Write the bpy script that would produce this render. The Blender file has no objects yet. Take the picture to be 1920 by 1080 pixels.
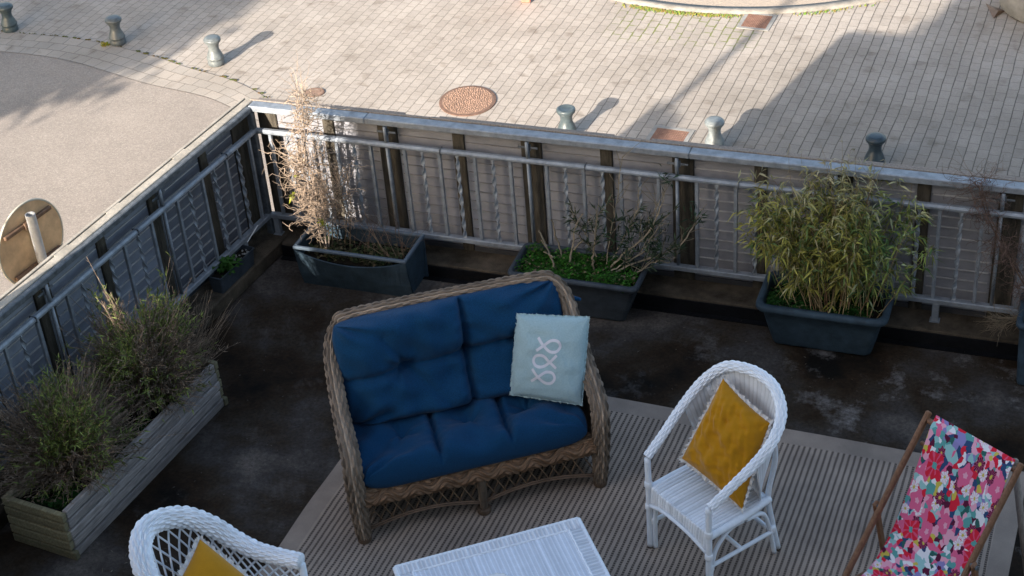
import bpy, math, random
import numpy as np
from mathutils import Vector, Matrix
random.seed(7); rng = np.random.default_rng(7)
scene = bpy.context.scene
COL = scene.collection
R = math.radians

# ---------------------------------------------------------------- camera
cd = bpy.data.cameras.new('camera'); cam = bpy.data.objects.new('camera', cd); COL.objects.link(cam)
cR = Vector((0.94241324, 0.32701406, -0.07013618)); cU = Vector((-0.12969668, 0.55062804, 0.82461357)); cF = Vector((-0.30827918, 0.76803032, -0.56133179))
cam.matrix_world = Matrix(((cR.x, cU.x, -cF.x, 5.39602), (cR.y, cU.y, -cF.y, -8.87872), (cR.z, cU.z, -cF.z, 6.4), (0, 0, 0, 1)))
cd.sensor_width = 36; cd.lens = 3089.68 / 1920 * 36; cd.clip_start = 0.1; cd.clip_end = 500
scene.camera = cam
scene.render.resolution_x = 1024; scene.render.resolution_y = 576

# ---------------------------------------------------------------- light
SUN_EL = 21.0; SUN_AZ = 15.1            # the light travels towards +y, turned 15.1 degrees to +x
W = bpy.data.worlds.new('World'); scene.world = W; W.use_nodes = True
nt = W.node_tree; nt.nodes.clear()
sky = nt.nodes.new('ShaderNodeTexSky'); sky.sky_type = 'NISHITA'; sky.sun_disc = False
sky.sun_elevation = R(SUN_EL); sky.sun_rotation = R(180 + SUN_AZ); sky.air_density = 1.0; sky.dust_density = 2.5; sky.ozone_density = 0.8
bg = nt.nodes.new('ShaderNodeBackground'); bg.inputs[1].default_value = 0.14
wo = nt.nodes.new('ShaderNodeOutputWorld'); tint = nt.nodes.new('ShaderNodeMix'); tint.data_type = 'RGBA'; tint.blend_type = 'MULTIPLY'; tint.inputs[0].default_value = 1; tint.inputs[7].default_value = (1.03, .985, .92, 1)   # hazy, slightly less blue sky
nt.links.new(sky.outputs[0], tint.inputs[6]); nt.links.new(tint.outputs[2], bg.inputs[0]); nt.links.new(bg.outputs[0], wo.inputs[0])
sl = bpy.data.lights.new('sun', 'SUN'); sl.energy = 5.0; sl.angle = R(0.5); sl.color = (1.0, 0.90, 0.79)
so = bpy.data.objects.new('sun', sl); COL.objects.link(so)
sd = Vector((math.sin(R(SUN_AZ)) * math.cos(R(SUN_EL)), math.cos(R(SUN_AZ)) * math.cos(R(SUN_EL)), -math.sin(R(SUN_EL))))
so.rotation_euler = sd.to_track_quat('-Z', 'Y').to_euler()
scene.view_settings.view_transform = 'Standard'; scene.view_settings.look = 'None'
scene.view_settings.exposure = 1.55; scene.view_settings.gamma = 1

# ---------------------------------------------------------------- helpers
def link(o, parent=None):
    COL.objects.link(o)
    if parent is not None: o.parent = parent
    return o
def tag(o, label=None, cat=None, group=None, kind=None):
    if label: o['label'] = label
    if cat: o['category'] = cat
    if group: o['group'] = group
    if kind: o['kind'] = kind
    return o
def thing(name, label, cat, loc=(0, 0, 0), rz=0, group=None):
    o = bpy.data.objects.new(name, None); o.location = loc; o.rotation_euler = (0, 0, R(rz)); o.empty_display_size = .1
    link(o); tag(o, label, cat, group); return o
def mesh_obj(name, V, F, mat, parent=None, col=None, uv=None, smooth=False, mi=None):
    me = bpy.data.meshes.new(name)
    V = np.asarray(V, dtype=np.float64).reshape(-1, 3)
    if isinstance(F, np.ndarray) and F.ndim == 2:
        n, k = F.shape
        me.vertices.add(len(V)); me.vertices.foreach_set('co', V.ravel())
        me.loops.add(n * k); me.loops.foreach_set('vertex_index', F.astype(np.int32).ravel())
        me.polygons.add(n); me.polygons.foreach_set('loop_start', np.arange(0, n * k, k, dtype=np.int32))
        me.polygons.foreach_set('loop_total', np.full(n, k, dtype=np.int32)); me.update(calc_edges=True)
    else:
        me.from_pydata([tuple(v) for v in V], [], [tuple(int(i) for i in f) for f in F])
    if col is not None:
        a = me.color_attributes.new('Col', 'FLOAT_COLOR', 'POINT')
        c = np.ones((len(V), 4)); c[:, :3] = np.asarray(col).reshape(-1, 3); a.data.foreach_set('color', c.ravel())
    if uv is not None:
        l = me.uv_layers.new(name='UVMap'); vi = np.empty(len(me.loops), dtype=np.int32); me.loops.foreach_get('vertex_index', vi)
        l.data.foreach_set('uv', np.asarray(uv)[vi].ravel())
    mats = mat if isinstance(mat, (list, tuple)) else [mat]
    for m in mats: me.materials.append(m)
    if mi is not None: me.polygons.foreach_set('material_index', np.asarray(mi, dtype=np.int32))
    if smooth: me.polygons.foreach_set('use_smooth', np.ones(len(me.polygons), dtype=bool))
    me.validate(); me.update()
    return link(bpy.data.objects.new(name, me), parent)

class MB:
    """collects primitives, builds ONE mesh object"""
    def __init__(s): s.V = []; s.F = []; s.C = []; s.M = []; s.n = 0
    def add(s, V, F, c=(1, 1, 1), m=0):
        V = np.asarray(V, float).reshape(-1, 3); s.V.append(V)
        s.F += [tuple(int(i) + s.n for i in f) for f in F]; s.M += [m] * len(F)
        s.C.append(np.tile(np.asarray(c, float), (len(V), 1)) if np.ndim(c) == 1 else np.asarray(c)); s.n += len(V); return s
    def box(s, x0, x1, y0, y1, z0, z1, c=(1, 1, 1), m=0, bev=0.0, T=None):
        b = min(bev, (x1 - x0) * .45, (y1 - y0) * .45, (z1 - z0) * .45)
        if b <= 0:
            V = [(x, y, z) for z in (z0, z1) for y in (y0, y1) for x in (x0, x1)]
            F = [(0, 2, 3, 1), (4, 5, 7, 6), (0, 1, 5, 4), (2, 6, 7, 3), (0, 4, 6, 2), (1, 3, 7, 5)]
        else:
            V = []; idx = {}
            X = (x0, x1); Y = (y0, y1); Z = (z0, z1)
            for i in (0, 1):
                for j in (0, 1):
                    for k in (0, 1):
                        sx, sy, sz = (1, -1)[i], (1, -1)[j], (1, -1)[k]
                        for a in range(3):
                            p = [X[i], Y[j], Z[k]]
                            for q, sg in ((0, sx), (1, sy), (2, sz)):
                                if q != a: p[q] += sg * b
                            idx[(i, j, k, a)] = len(V); V.append(p)
            g = lambda i, j, k, a: idx[(i, j, k, a)]
            F = []
            for a in range(3):
                for side in (0, 1):
                    q = [(0, 0), (1, 0), (1, 1), (0, 1)]; f = []
                    for (m1, m2) in q:
                        c3 = [0, 0, 0]; c3[a] = side; c3[(a + 1) % 3] = m1; c3[(a + 2) % 3] = m2
                        f.append(g(*c3, a))
                    F.append(tuple(f if side else f[::-1]))
            for a in range(3):
                b1, b2 = (a + 1) % 3, (a + 2) % 3
                for m1 in (0, 1):
                    for m2 in (0, 1):
                        c0 = [0, 0, 0]; c1 = [0, 0, 0]; c0[b1] = c1[b1] = m1; c0[b2] = c1[b2] = m2; c1[a] = 1
                        f = (g(*c0, b1), g(*c1, b1), g(*c1, b2), g(*c0, b2))
                        F.append(f if m1 != m2 else f[::-1])
            for i in (0, 1):
                for j in (0, 1):
                    for k in (0, 1):
                        f = (g(i, j, k, 0), g(i, j, k, 1), g(i, j, k, 2)); F.append(f if (i + j + k) % 2 else f[::-1])
        V = np.array(V, float)
        if T is not None: V = (np.c_[V, np.ones(len(V))] @ np.array(T).T)[:, :3]
        return s.add(V, F, c, m)
    def bar(s, a, b, w, h=None, c=(1, 1, 1), m=0, bev=0.0, up=(0, 0, 1)):
        a = Vector(a); b = Vector(b); h = h or w; d = (b - a); L = d.length; d.normalize(); u = Vector(up)
        if abs(d.dot(u)) > .98: u = Vector((0, 1, 0))
        r = d.cross(u).normalized(); u = r.cross(d).normalized()
        T = Matrix(((d.x, r.x, u.x, a.x), (d.y, r.y, u.y, a.y), (d.z, r.z, u.z, a.z), (0, 0, 0, 1)))
        return s.box(0, L, -w / 2, w / 2, -h / 2, h / 2, c, m, bev, T)
    def tube(s, P, r, seg=8, c=(1, 1, 1), m=0, caps=True):
        V, F = tube_arr(P, r, seg, caps); return s.add(V, F, c, m)
    def lathe(s, prof, seg=24, c=(1, 1, 1), m=0, ctr=(0, 0, 0)):
        n = len(prof); V = []
        for r, z in prof:
            for k in range(seg): t = 2 * math.pi * k / seg; V.append((ctr[0] + r * math.cos(t), ctr[1] + r * math.sin(t), ctr[2] + z))
        F = [(i * seg + k, i * seg + (k + 1) % seg, (i + 1) * seg + (k + 1) % seg, (i + 1) * seg + k) for i in range(n - 1) for k in range(seg)]
        F.append(tuple(range(seg))[::-1]); F.append(tuple((n - 1) * seg + k for k in range(seg)))
        return s.add(V, F, c, m)
    def build(s, name, mat, parent=None, smooth=False):
        return mesh_obj(name, np.concatenate(s.V), s.F, mat, parent, np.concatenate(s.C), smooth=smooth, mi=s.M)

def frames(P):
    P = np.asarray(P, float); n = len(P)
    T = np.gradient(P, axis=0); T /= np.linalg.norm(T, axis=1)[:, None] + 1e-12
    u = np.array([0, 0, 1.]) if abs(T[0, 2]) < .9 else np.array([1., 0, 0])
    N = np.zeros_like(P); N[0] = np.cross(T[0], u); N[0] /= np.linalg.norm(N[0])
    for i in range(1, n):
        v = N[i - 1] - T[i] * (N[i - 1] @ T[i]); N[i] = v / (np.linalg.norm(v) + 1e-12)
    return P, T, N, np.cross(T, N)
def tube_arr(P, r, seg=8, caps=True):
    P, T, N, B = frames(P); n = len(P); r = np.broadcast_to(np.asarray(r, float), (n,))
    t = np.arange(seg) * 2 * math.pi / seg
    V = P[:, None, :] + r[:, None, None] * (np.cos(t)[None, :, None] * N[:, None, :] + np.sin(t)[None, :, None] * B[:, None, :])
    i = np.arange(n - 1)[:, None] * seg; k = np.arange(seg)[None, :]; k2 = (k + 1) % seg
    F = np.stack([i + k, i + k2, i + seg + k2, i + seg + k], -1).reshape(-1, 4).tolist()
    if caps: F.append(list(range(seg))[::-1]); F.append([(n - 1) * seg + q for q in range(seg)])
    return V.reshape(-1, 3), F
def spline(P, n):
    """Catmull-Rom through P, resampled evenly to n points"""
    P = np.asarray(P, float); Q = np.vstack([2 * P[0] - P[1], P, 2 * P[-1] - P[-2]]); out = []
    for i in range(1, len(Q) - 2):
        t = np.linspace(0, 1, 24, endpoint=False)[:, None]
        a, b, c, d = Q[i - 1], Q[i], Q[i + 1], Q[i + 2]
        out.append(.5 * (2 * b + (c - a) * t + (2 * a - 5 * b + 4 * c - d) * t ** 2 + (3 * b - a - 3 * c + d) * t ** 3))
    out = np.vstack(out + [P[-1:]]); L = np.r_[0, np.cumsum(np.linalg.norm(np.diff(out, axis=0), axis=1))]
    s = np.linspace(0, L[-1], n); return np.stack([np.interp(s, L, out[:, k]) for k in range(out.shape[1])], 1)
def grid_faces(nu, nv, closed_v=False):
    i = np.arange(nu - 1)[:, None]; j = np.arange(nv if closed_v else nv - 1)[None, :]; j2 = (j + 1) % nv
    return np.stack([i * nv + j, i * nv + j2 + 0 * i, (i + 1) * nv + j2, (i + 1) * nv + j], -1).reshape(-1, 4)

# ---------------------------------------------------------------- materials
def mat(name, base=(.5, .5, .5), rough=.8, metal=0.0, attr=False, noise=0.0, nscale=8.0, bump=0.0, bscale=60.0, spec=.2, sheen=0.0, vary=None, coat=0.0, stretch=None, trans=0.0):
    m = bpy.data.materials.new(name); m.use_nodes = True; n = m.node_tree.nodes; l = m.node_tree.links
    b = n['Principled BSDF']; b.inputs['Roughness'].default_value = rough; b.inputs['Metallic'].default_value = metal
    b.inputs['Specular IOR Level'].default_value = spec; b.inputs['Sheen Weight'].default_value = sheen; b.inputs['Coat Weight'].default_value = coat
    b.inputs['Base Color'].default_value = (*base, 1)
    tc = n.new('ShaderNodeTexCoord'); src = tc.outputs['Object']
    if stretch:
        mp = n.new('ShaderNodeMapping'); mp.inputs['Scale'].default_value = stretch; l.new(src, mp.inputs[0]); src = mp.outputs[0]
    cur = None
    if attr:
        a = n.new('ShaderNodeAttribute'); a.attribute_name = 'Col'
        mx = n.new('ShaderNodeMix'); mx.data_type = 'RGBA'; mx.blend_type = 'MULTIPLY'; mx.inputs[0].default_value = 1
        mx.inputs[6].default_value = (*base, 1); l.new(a.outputs['Color'], mx.inputs[7]); cur = mx.outputs[2]
    if noise > 0:
        nz = n.new('ShaderNodeTexNoise'); nz.inputs['Scale'].default_value = nscale; nz.inputs['Detail'].default_value = 6; nz.inputs['Roughness'].default_value = .65; l.new(src, nz.inputs['Vector'])
        cr = n.new('ShaderNodeValToRGB'); cr.color_ramp.elements[0].position = .33; cr.color_ramp.elements[1].position = .68
        lo = 1 - noise; cr.color_ramp.elements[0].color = (*( [lo] * 3 if vary is None else [lo * v for v in vary]), 1); cr.color_ramp.elements[1].color = (1 + noise * .35,) * 3 + (1,)
        l.new(nz.outputs[0], cr.inputs[0])
        mx = n.new('ShaderNodeMix'); mx.data_type = 'RGBA'; mx.blend_type = 'MULTIPLY'; mx.inputs[0].default_value = 1
        if cur: l.new(cur, mx.inputs[6])
        else: mx.inputs[6].default_value = (*base, 1)
        l.new(cr.outputs[0], mx.inputs[7]); cur = mx.outputs[2]
    if cur: l.new(cur, b.inputs['Base Color'])
    if bump > 0:
        nz = n.new('ShaderNodeTexNoise'); nz.inputs['Scale'].default_value = bscale; nz.inputs['Detail'].default_value = 4; l.new(src, nz.inputs['Vector'])
        bp = n.new('ShaderNodeBump'); bp.inputs['Strength'].default_value = bump; bp.inputs['Distance'].default_value = .01; l.new(nz.outputs[0], bp.inputs['Height']); l.new(bp.outputs[0], b.inputs['Normal'])
    if trans > 0:
        b.inputs['Subsurface Weight'].default_value = 0
        tr = n.new('ShaderNodeBsdfTranslucent'); ms = n.new('ShaderNodeMixShader'); ms.inputs[0].default_value = trans
        if cur: l.new(cur, tr.inputs[0])
        else: tr.inputs[0].default_value = (*base, 1)
        l.new(b.outputs[0], ms.inputs[1]); l.new(tr.outputs[0], ms.inputs[2]); l.new(ms.outputs[0], n['Material Output'].inputs[0])
    return m
def nodes(m): return m.node_tree.nodes, m.node_tree.links
def ramp(n, pts):
    cr = n.new('ShaderNodeValToRGB'); e = cr.color_ramp.elements
    while len(e) < len(pts): e.new(.5)
    for k, (p, c) in enumerate(pts): e[k].position = p; e[k].color = (*c, 1)
    return cr
def mix(n, l, f, a, b, mode='MIX'):
    mx = n.new('ShaderNodeMix'); mx.data_type = 'RGBA'; mx.blend_type = mode
    for s, v in ((0, f), (6, a), (7, b)):
        if isinstance(v, (int, float)): mx.inputs[s].default_value = v
        elif isinstance(v, tuple): mx.inputs[s].default_value = (*v, 1)
        else: l.new(v, mx.inputs[s])
    return mx.outputs[2]
def noise_n(n, l, vec, scale, detail=5, rough=.6):
    z = n.new('ShaderNodeTexNoise'); z.inputs['Scale'].default_value = scale; z.inputs['Detail'].default_value = detail; z.inputs['Roughness'].default_value = rough
    l.new(vec, z.inputs['Vector']); return z.outputs[0]

def paving_mat(name, c1, c2, joint, bw=.185, bh=.1235, mortar=.0075, rot=1.9, use_uv=False, moss=None):
    m = bpy.data.materials.new(name); m.use_nodes = True; n, l = nodes(m); b = n['Principled BSDF']; b.inputs['Roughness'].default_value = .85
    tc = n.new('ShaderNodeTexCoord'); mp = n.new('ShaderNodeMapping'); src = tc.outputs['UV' if use_uv else 'Object']
    l.new(src, mp.inputs[0])
    if not use_uv: mp.inputs['Rotation'].default_value = (0, 0, R(-(90 - rot)))
    # wobble so that the courses are not ruler straight
    nz = n.new('ShaderNodeTexNoise'); nz.inputs['Scale'].default_value = .55; nz.inputs['Detail'].default_value = 3; l.new(src, nz.inputs['Vector'])
    nz2 = n.new('ShaderNodeTexNoise'); nz2.inputs['Scale'].default_value = 9; nz2.inputs['Detail'].default_value = 2; l.new(src, nz2.inputs['Vector'])
    def off(nout, k):
        v = n.new('ShaderNodeVectorMath'); v.operation = 'SUBTRACT'; l.new(nout, v.inputs[0]); v.inputs[1].default_value = (.5, .5, .5)
        s = n.new('ShaderNodeVectorMath'); s.operation = 'SCALE'; l.new(v.outputs[0], s.inputs[0]); s.inputs['Scale'].default_value = k; return s.outputs[0]
    a1 = n.new('ShaderNodeVectorMath'); l.new(mp.outputs[0], a1.inputs[0]); l.new(off(nz.outputs['Color'], .09 if not use_uv else .02), a1.inputs[1])
    a2 = n.new('ShaderNodeVectorMath'); l.new(a1.outputs[0], a2.inputs[0]); l.new(off(nz2.outputs['Color'], .012), a2.inputs[1])
    br = n.new('ShaderNodeTexBrick'); l.new(a2.outputs[0], br.inputs['Vector'])
    br.inputs['Scale'].default_value = 1; br.inputs['Brick Width'].default_value = bw; br.inputs['Row Height'].default_value = bh
    br.inputs['Mortar Size'].default_value = mortar; br.inputs['Mortar Smooth'].default_value = .35; br.inputs['Bias'].default_value = 0.0
    br.offset = .46; br.squash = 1.0
    br.inputs['Color1'].default_value = (*c1, 1); br.inputs['Color2'].default_value = (*c2, 1); br.inputs['Mortar'].default_value = (*joint, 1)
    mot = noise_n(n, l, src, 70, 4, .7); r1 = ramp(n, [(.3, (.80, .80, .80)), (.7, (1.14, 1.14, 1.13))]); l.new(mot, r1.inputs[0])
    big = noise_n(n, l, src, 1.1, 5, .6); r2 = ramp(n, [(.3, (.84, .82, .79)), (.62, (1.06, 1.05, 1.04))]); l.new(big, r2.inputs[0])
    spot = noise_n(n, l, src, 4.2, 2, .5); r3 = ramp(n, [(.60, (1, 1, 1)), (.74, (.74, .71, .68))]); l.new(spot, r3.inputs[0])
    c = mix(n, l, 1.0, br.outputs['Color'], r1.outputs[0], 'MULTIPLY'); c = mix(n, l, 1.0, c, r2.outputs[0], 'MULTIPLY'); c = mix(n, l, 1.0, c, r3.outputs[0], 'MULTIPLY')
    if not use_uv:
        sy = n.new('ShaderNodeSeparateXYZ'); l.new(a2.outputs[0], sy.inputs[0]); so_ = n.new('ShaderNodeSeparateXYZ'); l.new(src, so_.inputs[0])
        def mt(op, a, b_):
            k = n.new('ShaderNodeMath'); k.operation = op
            for q, v in enumerate((a, b_)):
                if isinstance(v, (int, float)): k.inputs[q].default_value = v
                elif v is not None: l.new(v, k.inputs[q])
            return k.outputs[0]
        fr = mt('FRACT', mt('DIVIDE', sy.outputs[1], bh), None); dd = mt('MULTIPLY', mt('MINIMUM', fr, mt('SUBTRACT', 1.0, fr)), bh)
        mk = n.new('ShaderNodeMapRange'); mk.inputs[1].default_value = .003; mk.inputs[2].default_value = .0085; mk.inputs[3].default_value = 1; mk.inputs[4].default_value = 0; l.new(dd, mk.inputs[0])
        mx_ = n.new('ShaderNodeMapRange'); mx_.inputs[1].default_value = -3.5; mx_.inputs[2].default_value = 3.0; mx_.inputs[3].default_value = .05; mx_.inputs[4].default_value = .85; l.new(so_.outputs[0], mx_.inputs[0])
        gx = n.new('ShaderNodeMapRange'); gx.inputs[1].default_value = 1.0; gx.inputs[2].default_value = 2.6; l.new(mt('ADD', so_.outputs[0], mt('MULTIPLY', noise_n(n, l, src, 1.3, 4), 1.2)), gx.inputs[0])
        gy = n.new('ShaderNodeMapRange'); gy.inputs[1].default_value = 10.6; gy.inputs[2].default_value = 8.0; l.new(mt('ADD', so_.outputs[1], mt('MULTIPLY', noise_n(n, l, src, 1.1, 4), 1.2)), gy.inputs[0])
        c = mix(n, l, mt('MULTIPLY', gx.outputs[0], gy.outputs[0]), c, mix(n, l, 1.0, c, (.70, .70, .69), 'MULTIPLY'))  # colour deepens the house shadow on this side, together with real dirt
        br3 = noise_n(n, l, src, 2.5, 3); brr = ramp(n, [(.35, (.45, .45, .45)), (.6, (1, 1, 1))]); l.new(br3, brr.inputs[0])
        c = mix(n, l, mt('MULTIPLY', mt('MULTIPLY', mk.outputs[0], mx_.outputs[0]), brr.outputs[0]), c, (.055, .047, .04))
    if moss is not None:       # green growth in the joints inside a box of the street
        (x0, x1, y0, y1) = moss
        sx = n.new('ShaderNodeSeparateXYZ'); l.new(src, sx.inputs[0])
        def band(o, lo, hi, soft=.12):
            a = n.new('ShaderNodeMapRange'); a.inputs[1].default_value = lo - soft; a.inputs[2].default_value = lo + soft; l.new(o, a.inputs[0])
            b_ = n.new('ShaderNodeMapRange'); b_.inputs[1].default_value = hi - soft; b_.inputs[2].default_value = hi + soft; b_.inputs[3].default_value = 1; b_.inputs[4].default_value = 0; l.new(o, b_.inputs[0])
            k = n.new('ShaderNodeMath'); k.operation = 'MULTIPLY'; l.new(a.outputs[0], k.inputs[0]); l.new(b_.outputs[0], k.inputs[1]); return k.outputs[0]
        k = n.new('ShaderNodeMath'); k.operation = 'MULTIPLY'; l.new(band(sx.outputs[0], x0, x1), k.inputs[0]); l.new(band(sx.outputs[1], y0, y1), k.inputs[1])
        # wider joints mask
        br2 = n.new('ShaderNodeTexBrick'); l.new(a2.outputs[0], br2.inputs['Vector']); br2.offset = .46
        for s_, v in (('Scale', 1), ('Brick Width', bw), ('Row Height', bh), ('Mortar Size', .012), ('Mortar Smooth', .3)): br2.inputs[s_].default_value = v
        g = noise_n(n, l, src, 7, 3); gr = ramp(n, [(.42, (0, 0, 0)), (.56, (1, 1, 1))]); l.new(g, gr.inputs[0])
        k2 = n.new('ShaderNodeMath'); k2.operation = 'MULTIPLY'; l.new(k.outputs[0], k2.inputs[0]); l.new(br2.outputs['Fac'], k2.inputs[1])
        k3 = n.new('ShaderNodeMath'); k3.operation = 'MULTIPLY'; l.new(k2.outputs[0], k3.inputs[0]); l.new(gr.outputs[0], k3.inputs[1])
        c = mix(n, l, k3.outputs[0], c, (.14, .155, .045))
    l.new(c, b.inputs['Base Color'])
    hb = n.new('ShaderNodeMath'); hb.operation = 'MULTIPLY_ADD'; l.new(br.outputs['Fac'], hb.inputs[0]); hb.inputs[1].default_value = -1.0; hb.inputs[2].default_value = 1
    ha = n.new('ShaderNodeMath'); ha.operation = 'MULTIPLY_ADD'; l.new(mot, ha.inputs[0]); ha.inputs[1].default_value = .25; l.new(hb.outputs[0], ha.inputs[2])
    bp = n.new('ShaderNodeBump'); bp.inputs['Strength'].default_value = .55; bp.inputs['Distance'].default_value = .01; l.new(ha.outputs[0], bp.inputs['Height']); l.new(bp.outputs[0], b.inputs['Normal'])
    return m

M = {}
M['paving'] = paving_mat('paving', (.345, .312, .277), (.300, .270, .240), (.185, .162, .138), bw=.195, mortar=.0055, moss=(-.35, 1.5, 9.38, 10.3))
M['band'] = paving_mat('band', (.335, .30, .262), (.29, .265, .235), (.15, .13, .11), bw=.21, bh=.165, mortar=.005, use_uv=True)
def asphalt():
    m = bpy.data.materials.new('asphalt'); m.use_nodes = True; n, l = nodes(m); b = n['Principled BSDF']; b.inputs['Roughness'].default_value = .9
    s = n.new('ShaderNodeTexCoord').outputs['Object']
    v = n.new('ShaderNodeTexVoronoi'); v.inputs['Scale'].default_value = 100; l.new(s, v.inputs['Vector'])
    sx = n.new('ShaderNodeSeparateColor'); l.new(v.outputs['Color'], sx.inputs[0])
    r1 = ramp(n, [(0, (.205, .180, .157)), (.5, (.248, .217, .190)), (.85, (.28, .245, .215)), (1, (.335, .30, .265))]); l.new(sx.outputs[0], r1.inputs[0])
    r2 = ramp(n, [(.3, (.84, .83, .82)), (.7, (1.08, 1.07, 1.05))]); l.new(noise_n(n, l, s, .8, 6, .65), r2.inputs[0])
    r3 = ramp(n, [(.3, (.9, .9, .9)), (.7, (1.08, 1.08, 1.08))]); l.new(noise_n(n, l, s, 16, 5, .7), r3.inputs[0])
    c = mix(n, l, 1.0, r1.outputs[0], r2.outputs[0], 'MULTIPLY'); c = mix(n, l, 1.0, c, r3.outputs[0], 'MULTIPLY'); l.new(c, b.inputs['Base Color'])
    bp = n.new('ShaderNodeBump'); bp.inputs['Strength'].default_value = .3; bp.inputs['Distance'].default_value = .006; l.new(v.outputs['Distance'], bp.inputs['Height']); l.new(bp.outputs[0], b.inputs['Normal']); return m
M['asphalt'] = asphalt()
def terrace_floor_mat():
    m = bpy.data.materials.new('terrace_floor'); m.use_nodes = True; n, l = nodes(m); b = n['Principled BSDF']; b.inputs['Roughness'].default_value = .8; b.inputs['Specular IOR Level'].default_value = .16
    s = n.new('ShaderNodeTexCoord').outputs['Object']
    r1 = ramp(n, [(.36, (.0035, .003, .002)), (.45, (.021, .0125, .0065)), (.51, (.030, .0225, .0155)), (.58, (.042, .037, .034)), (.68, (.095, .083, .073))]); l.new(noise_n(n, l, s, 1.15, 9, .6), r1.inputs[0])
    r2 = ramp(n, [(.55, (0, 0, 0)), (.68, (1, 1, 1))]); l.new(noise_n(n, l, s, 2.6, 9, .72), r2.inputs[0])
    sx = n.new('ShaderNodeSeparateXYZ'); l.new(s, sx.inputs[0])
    mr = n.new('ShaderNodeMapRange'); mr.inputs[1].default_value = 2.6; mr.inputs[2].default_value = 4.6; mr.inputs[3].default_value = .25; mr.inputs[4].default_value = 1; l.new(sx.outputs[0], mr.inputs[0])
    k = n.new('ShaderNodeMath'); k.operation = 'MULTIPLY'; l.new(r2.outputs[0], k.inputs[0]); l.new(mr.outputs[0], k.inputs[1])
    c = mix(n, l, k.outputs[0], r1.outputs[0], (.15, .14, .135))
    r3 = ramp(n, [(.3, (.45, .45, .45)), (.7, (1.6, 1.6, 1.6))]); l.new(noise_n(n, l, s, 42, 6, .8), r3.inputs[0]); c = mix(n, l, 1.0, c, r3.outputs[0], 'MULTIPLY')
    l.new(c, b.inputs['Base Color'])
    bp = n.new('ShaderNodeBump'); bp.inputs['Strength'].default_value = .5; bp.inputs['Distance'].default_value = .008; l.new(noise_n(n, l, s, 30, 6, .7), bp.inputs['Height']); l.new(bp.outputs[0], b.inputs['Normal']); return m
M['tfloor'] = terrace_floor_mat()
M['ledge'] = mat('ledge_concrete', (.085, .068, .050), .9, noise=.75, nscale=5, bump=.7, bscale=90, vary=(1, 1.02, .9))
M['render'] = mat('wall_render', (.42, .38, .33), .9, noise=.25, nscale=2, bump=.3, bscale=40)
M['metal'] = mat('galvanised_metal', (.27, .30, .335), .5, .25, noise=.35, nscale=14, bump=.2, bscale=70)
M['metal_dark'] = mat('weathered_metal', (.13, .145, .16), .6, .2, noise=.5, nscale=22, bump=.3, bscale=70)
M['panel'] = mat('grey_timber_panel', (.275, .28, .30), .85, attr=True, noise=.28, nscale=2.2, bump=.3, bscale=60, stretch=(1, 1, 2.2), vary=(1, 1, 1.02))
M['bead'] = mat('gap_light_bead', (.42, .41, .41), .85, noise=.3, nscale=6)  # pale strips stand in for daylight seen through the slat gaps
M['bead2'] = mat('grey_timber_groove', (.30, .29, .29), .85, noise=.3, nscale=6)
M['post'] = mat('dark_timber', (.080, .070, .054), .9, noise=.55, nscale=6, bump=.6, bscale=40, stretch=(5, 5, 1))
M['capwood'] = mat('cap_timber', (.36, .33, .28), .85, noise=.3, nscale=8, bump=.3, bscale=40)
M['plastic'] = mat('blue_grey_plastic', (.036, .060, .083), .62, noise=.42, nscale=11, bump=.35, bscale=220)
M['plastic2'] = mat('grey_plastic', (.044, .055, .068), .62, noise=.42, nscale=11, bump=.35, bscale=220)
M['soil'] = mat('soil', (.012, .0095, .0065), 1, noise=.7, nscale=30, bump=1, bscale=40)
M['wicker'] = mat('brown_wicker', (.235, .182, .138), .6, attr=True, noise=.35, nscale=7, bump=.15, bscale=120)
M['wicker_white'] = mat('white_wicker', (.80, .84, .90), .5, spec=.4, attr=True, noise=.07, nscale=20)
M['canew'] = mat('white_cane', (.78, .83, .90), .45, spec=.4, noise=.08, nscale=20, bump=.1, bscale=80)
M['foot'] = mat('brown_wood_foot', (.10, .07, .05), .6, noise=.3, nscale=30)
M['wood'] = mat('chair_wood', (.23, .12, .07), .5, noise=.35, nscale=12, bump=.1, stretch=(6, 6, 1))
M['greywood'] = mat('silvered_wood', (.26, .225, .195), .8, noise=.35, nscale=12, bump=.3, stretch=(6, 6, 1))
M['decking'] = mat('weathered_planks', (.385, .36, .315), .9, attr=True, noise=.4, nscale=10, bump=.5, bscale=25, stretch=(7, .8, 7))
M['twig'] = mat('dry_twig', (.33, .285, .24), .9, attr=True, noise=.3, nscale=30)
M['leaf'] = mat('leaf', (1, 1, 1), .55, attr=True, trans=.3, noise=.2, nscale=25)
M['rust'] = mat('rusty_iron', (.16, .10, .075), .85, noise=.35, nscale=14, bump=.5, bscale=90)
M['redpost'] = mat('faded_red_paint', (.50, .17, .12), .6, noise=.25, nscale=12)
M['concrete'] = mat('pale_concrete', (.27, .265, .25), .9, noise=.3, nscale=6, bump=.4, bscale=60)
M['gravel'] = mat('pale_gravel', (.40, .335, .27), .95, noise=.25, nscale=40, bump=.5, bscale=120)
M['signback'] = mat('sign_back', (.62, .43, .25), .6, .0, noise=.25, nscale=9)
M['signrim'] = mat('sign_rim', (.46, .44, .36), .5, noise=.15)
M['red'] = mat('red_edge', (.38, .05, .04), .6)
M['pole'] = mat('galv_pole', (.46, .48, .50), .45, .3, noise=.2, nscale=20)
M['bracket'] = mat('bracket_metal', (.20, .13, .09), .5, .4, noise=.3, nscale=20)
M['moss'] = mat('moss', (.125, .135, .05), 1, attr=True)

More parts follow.
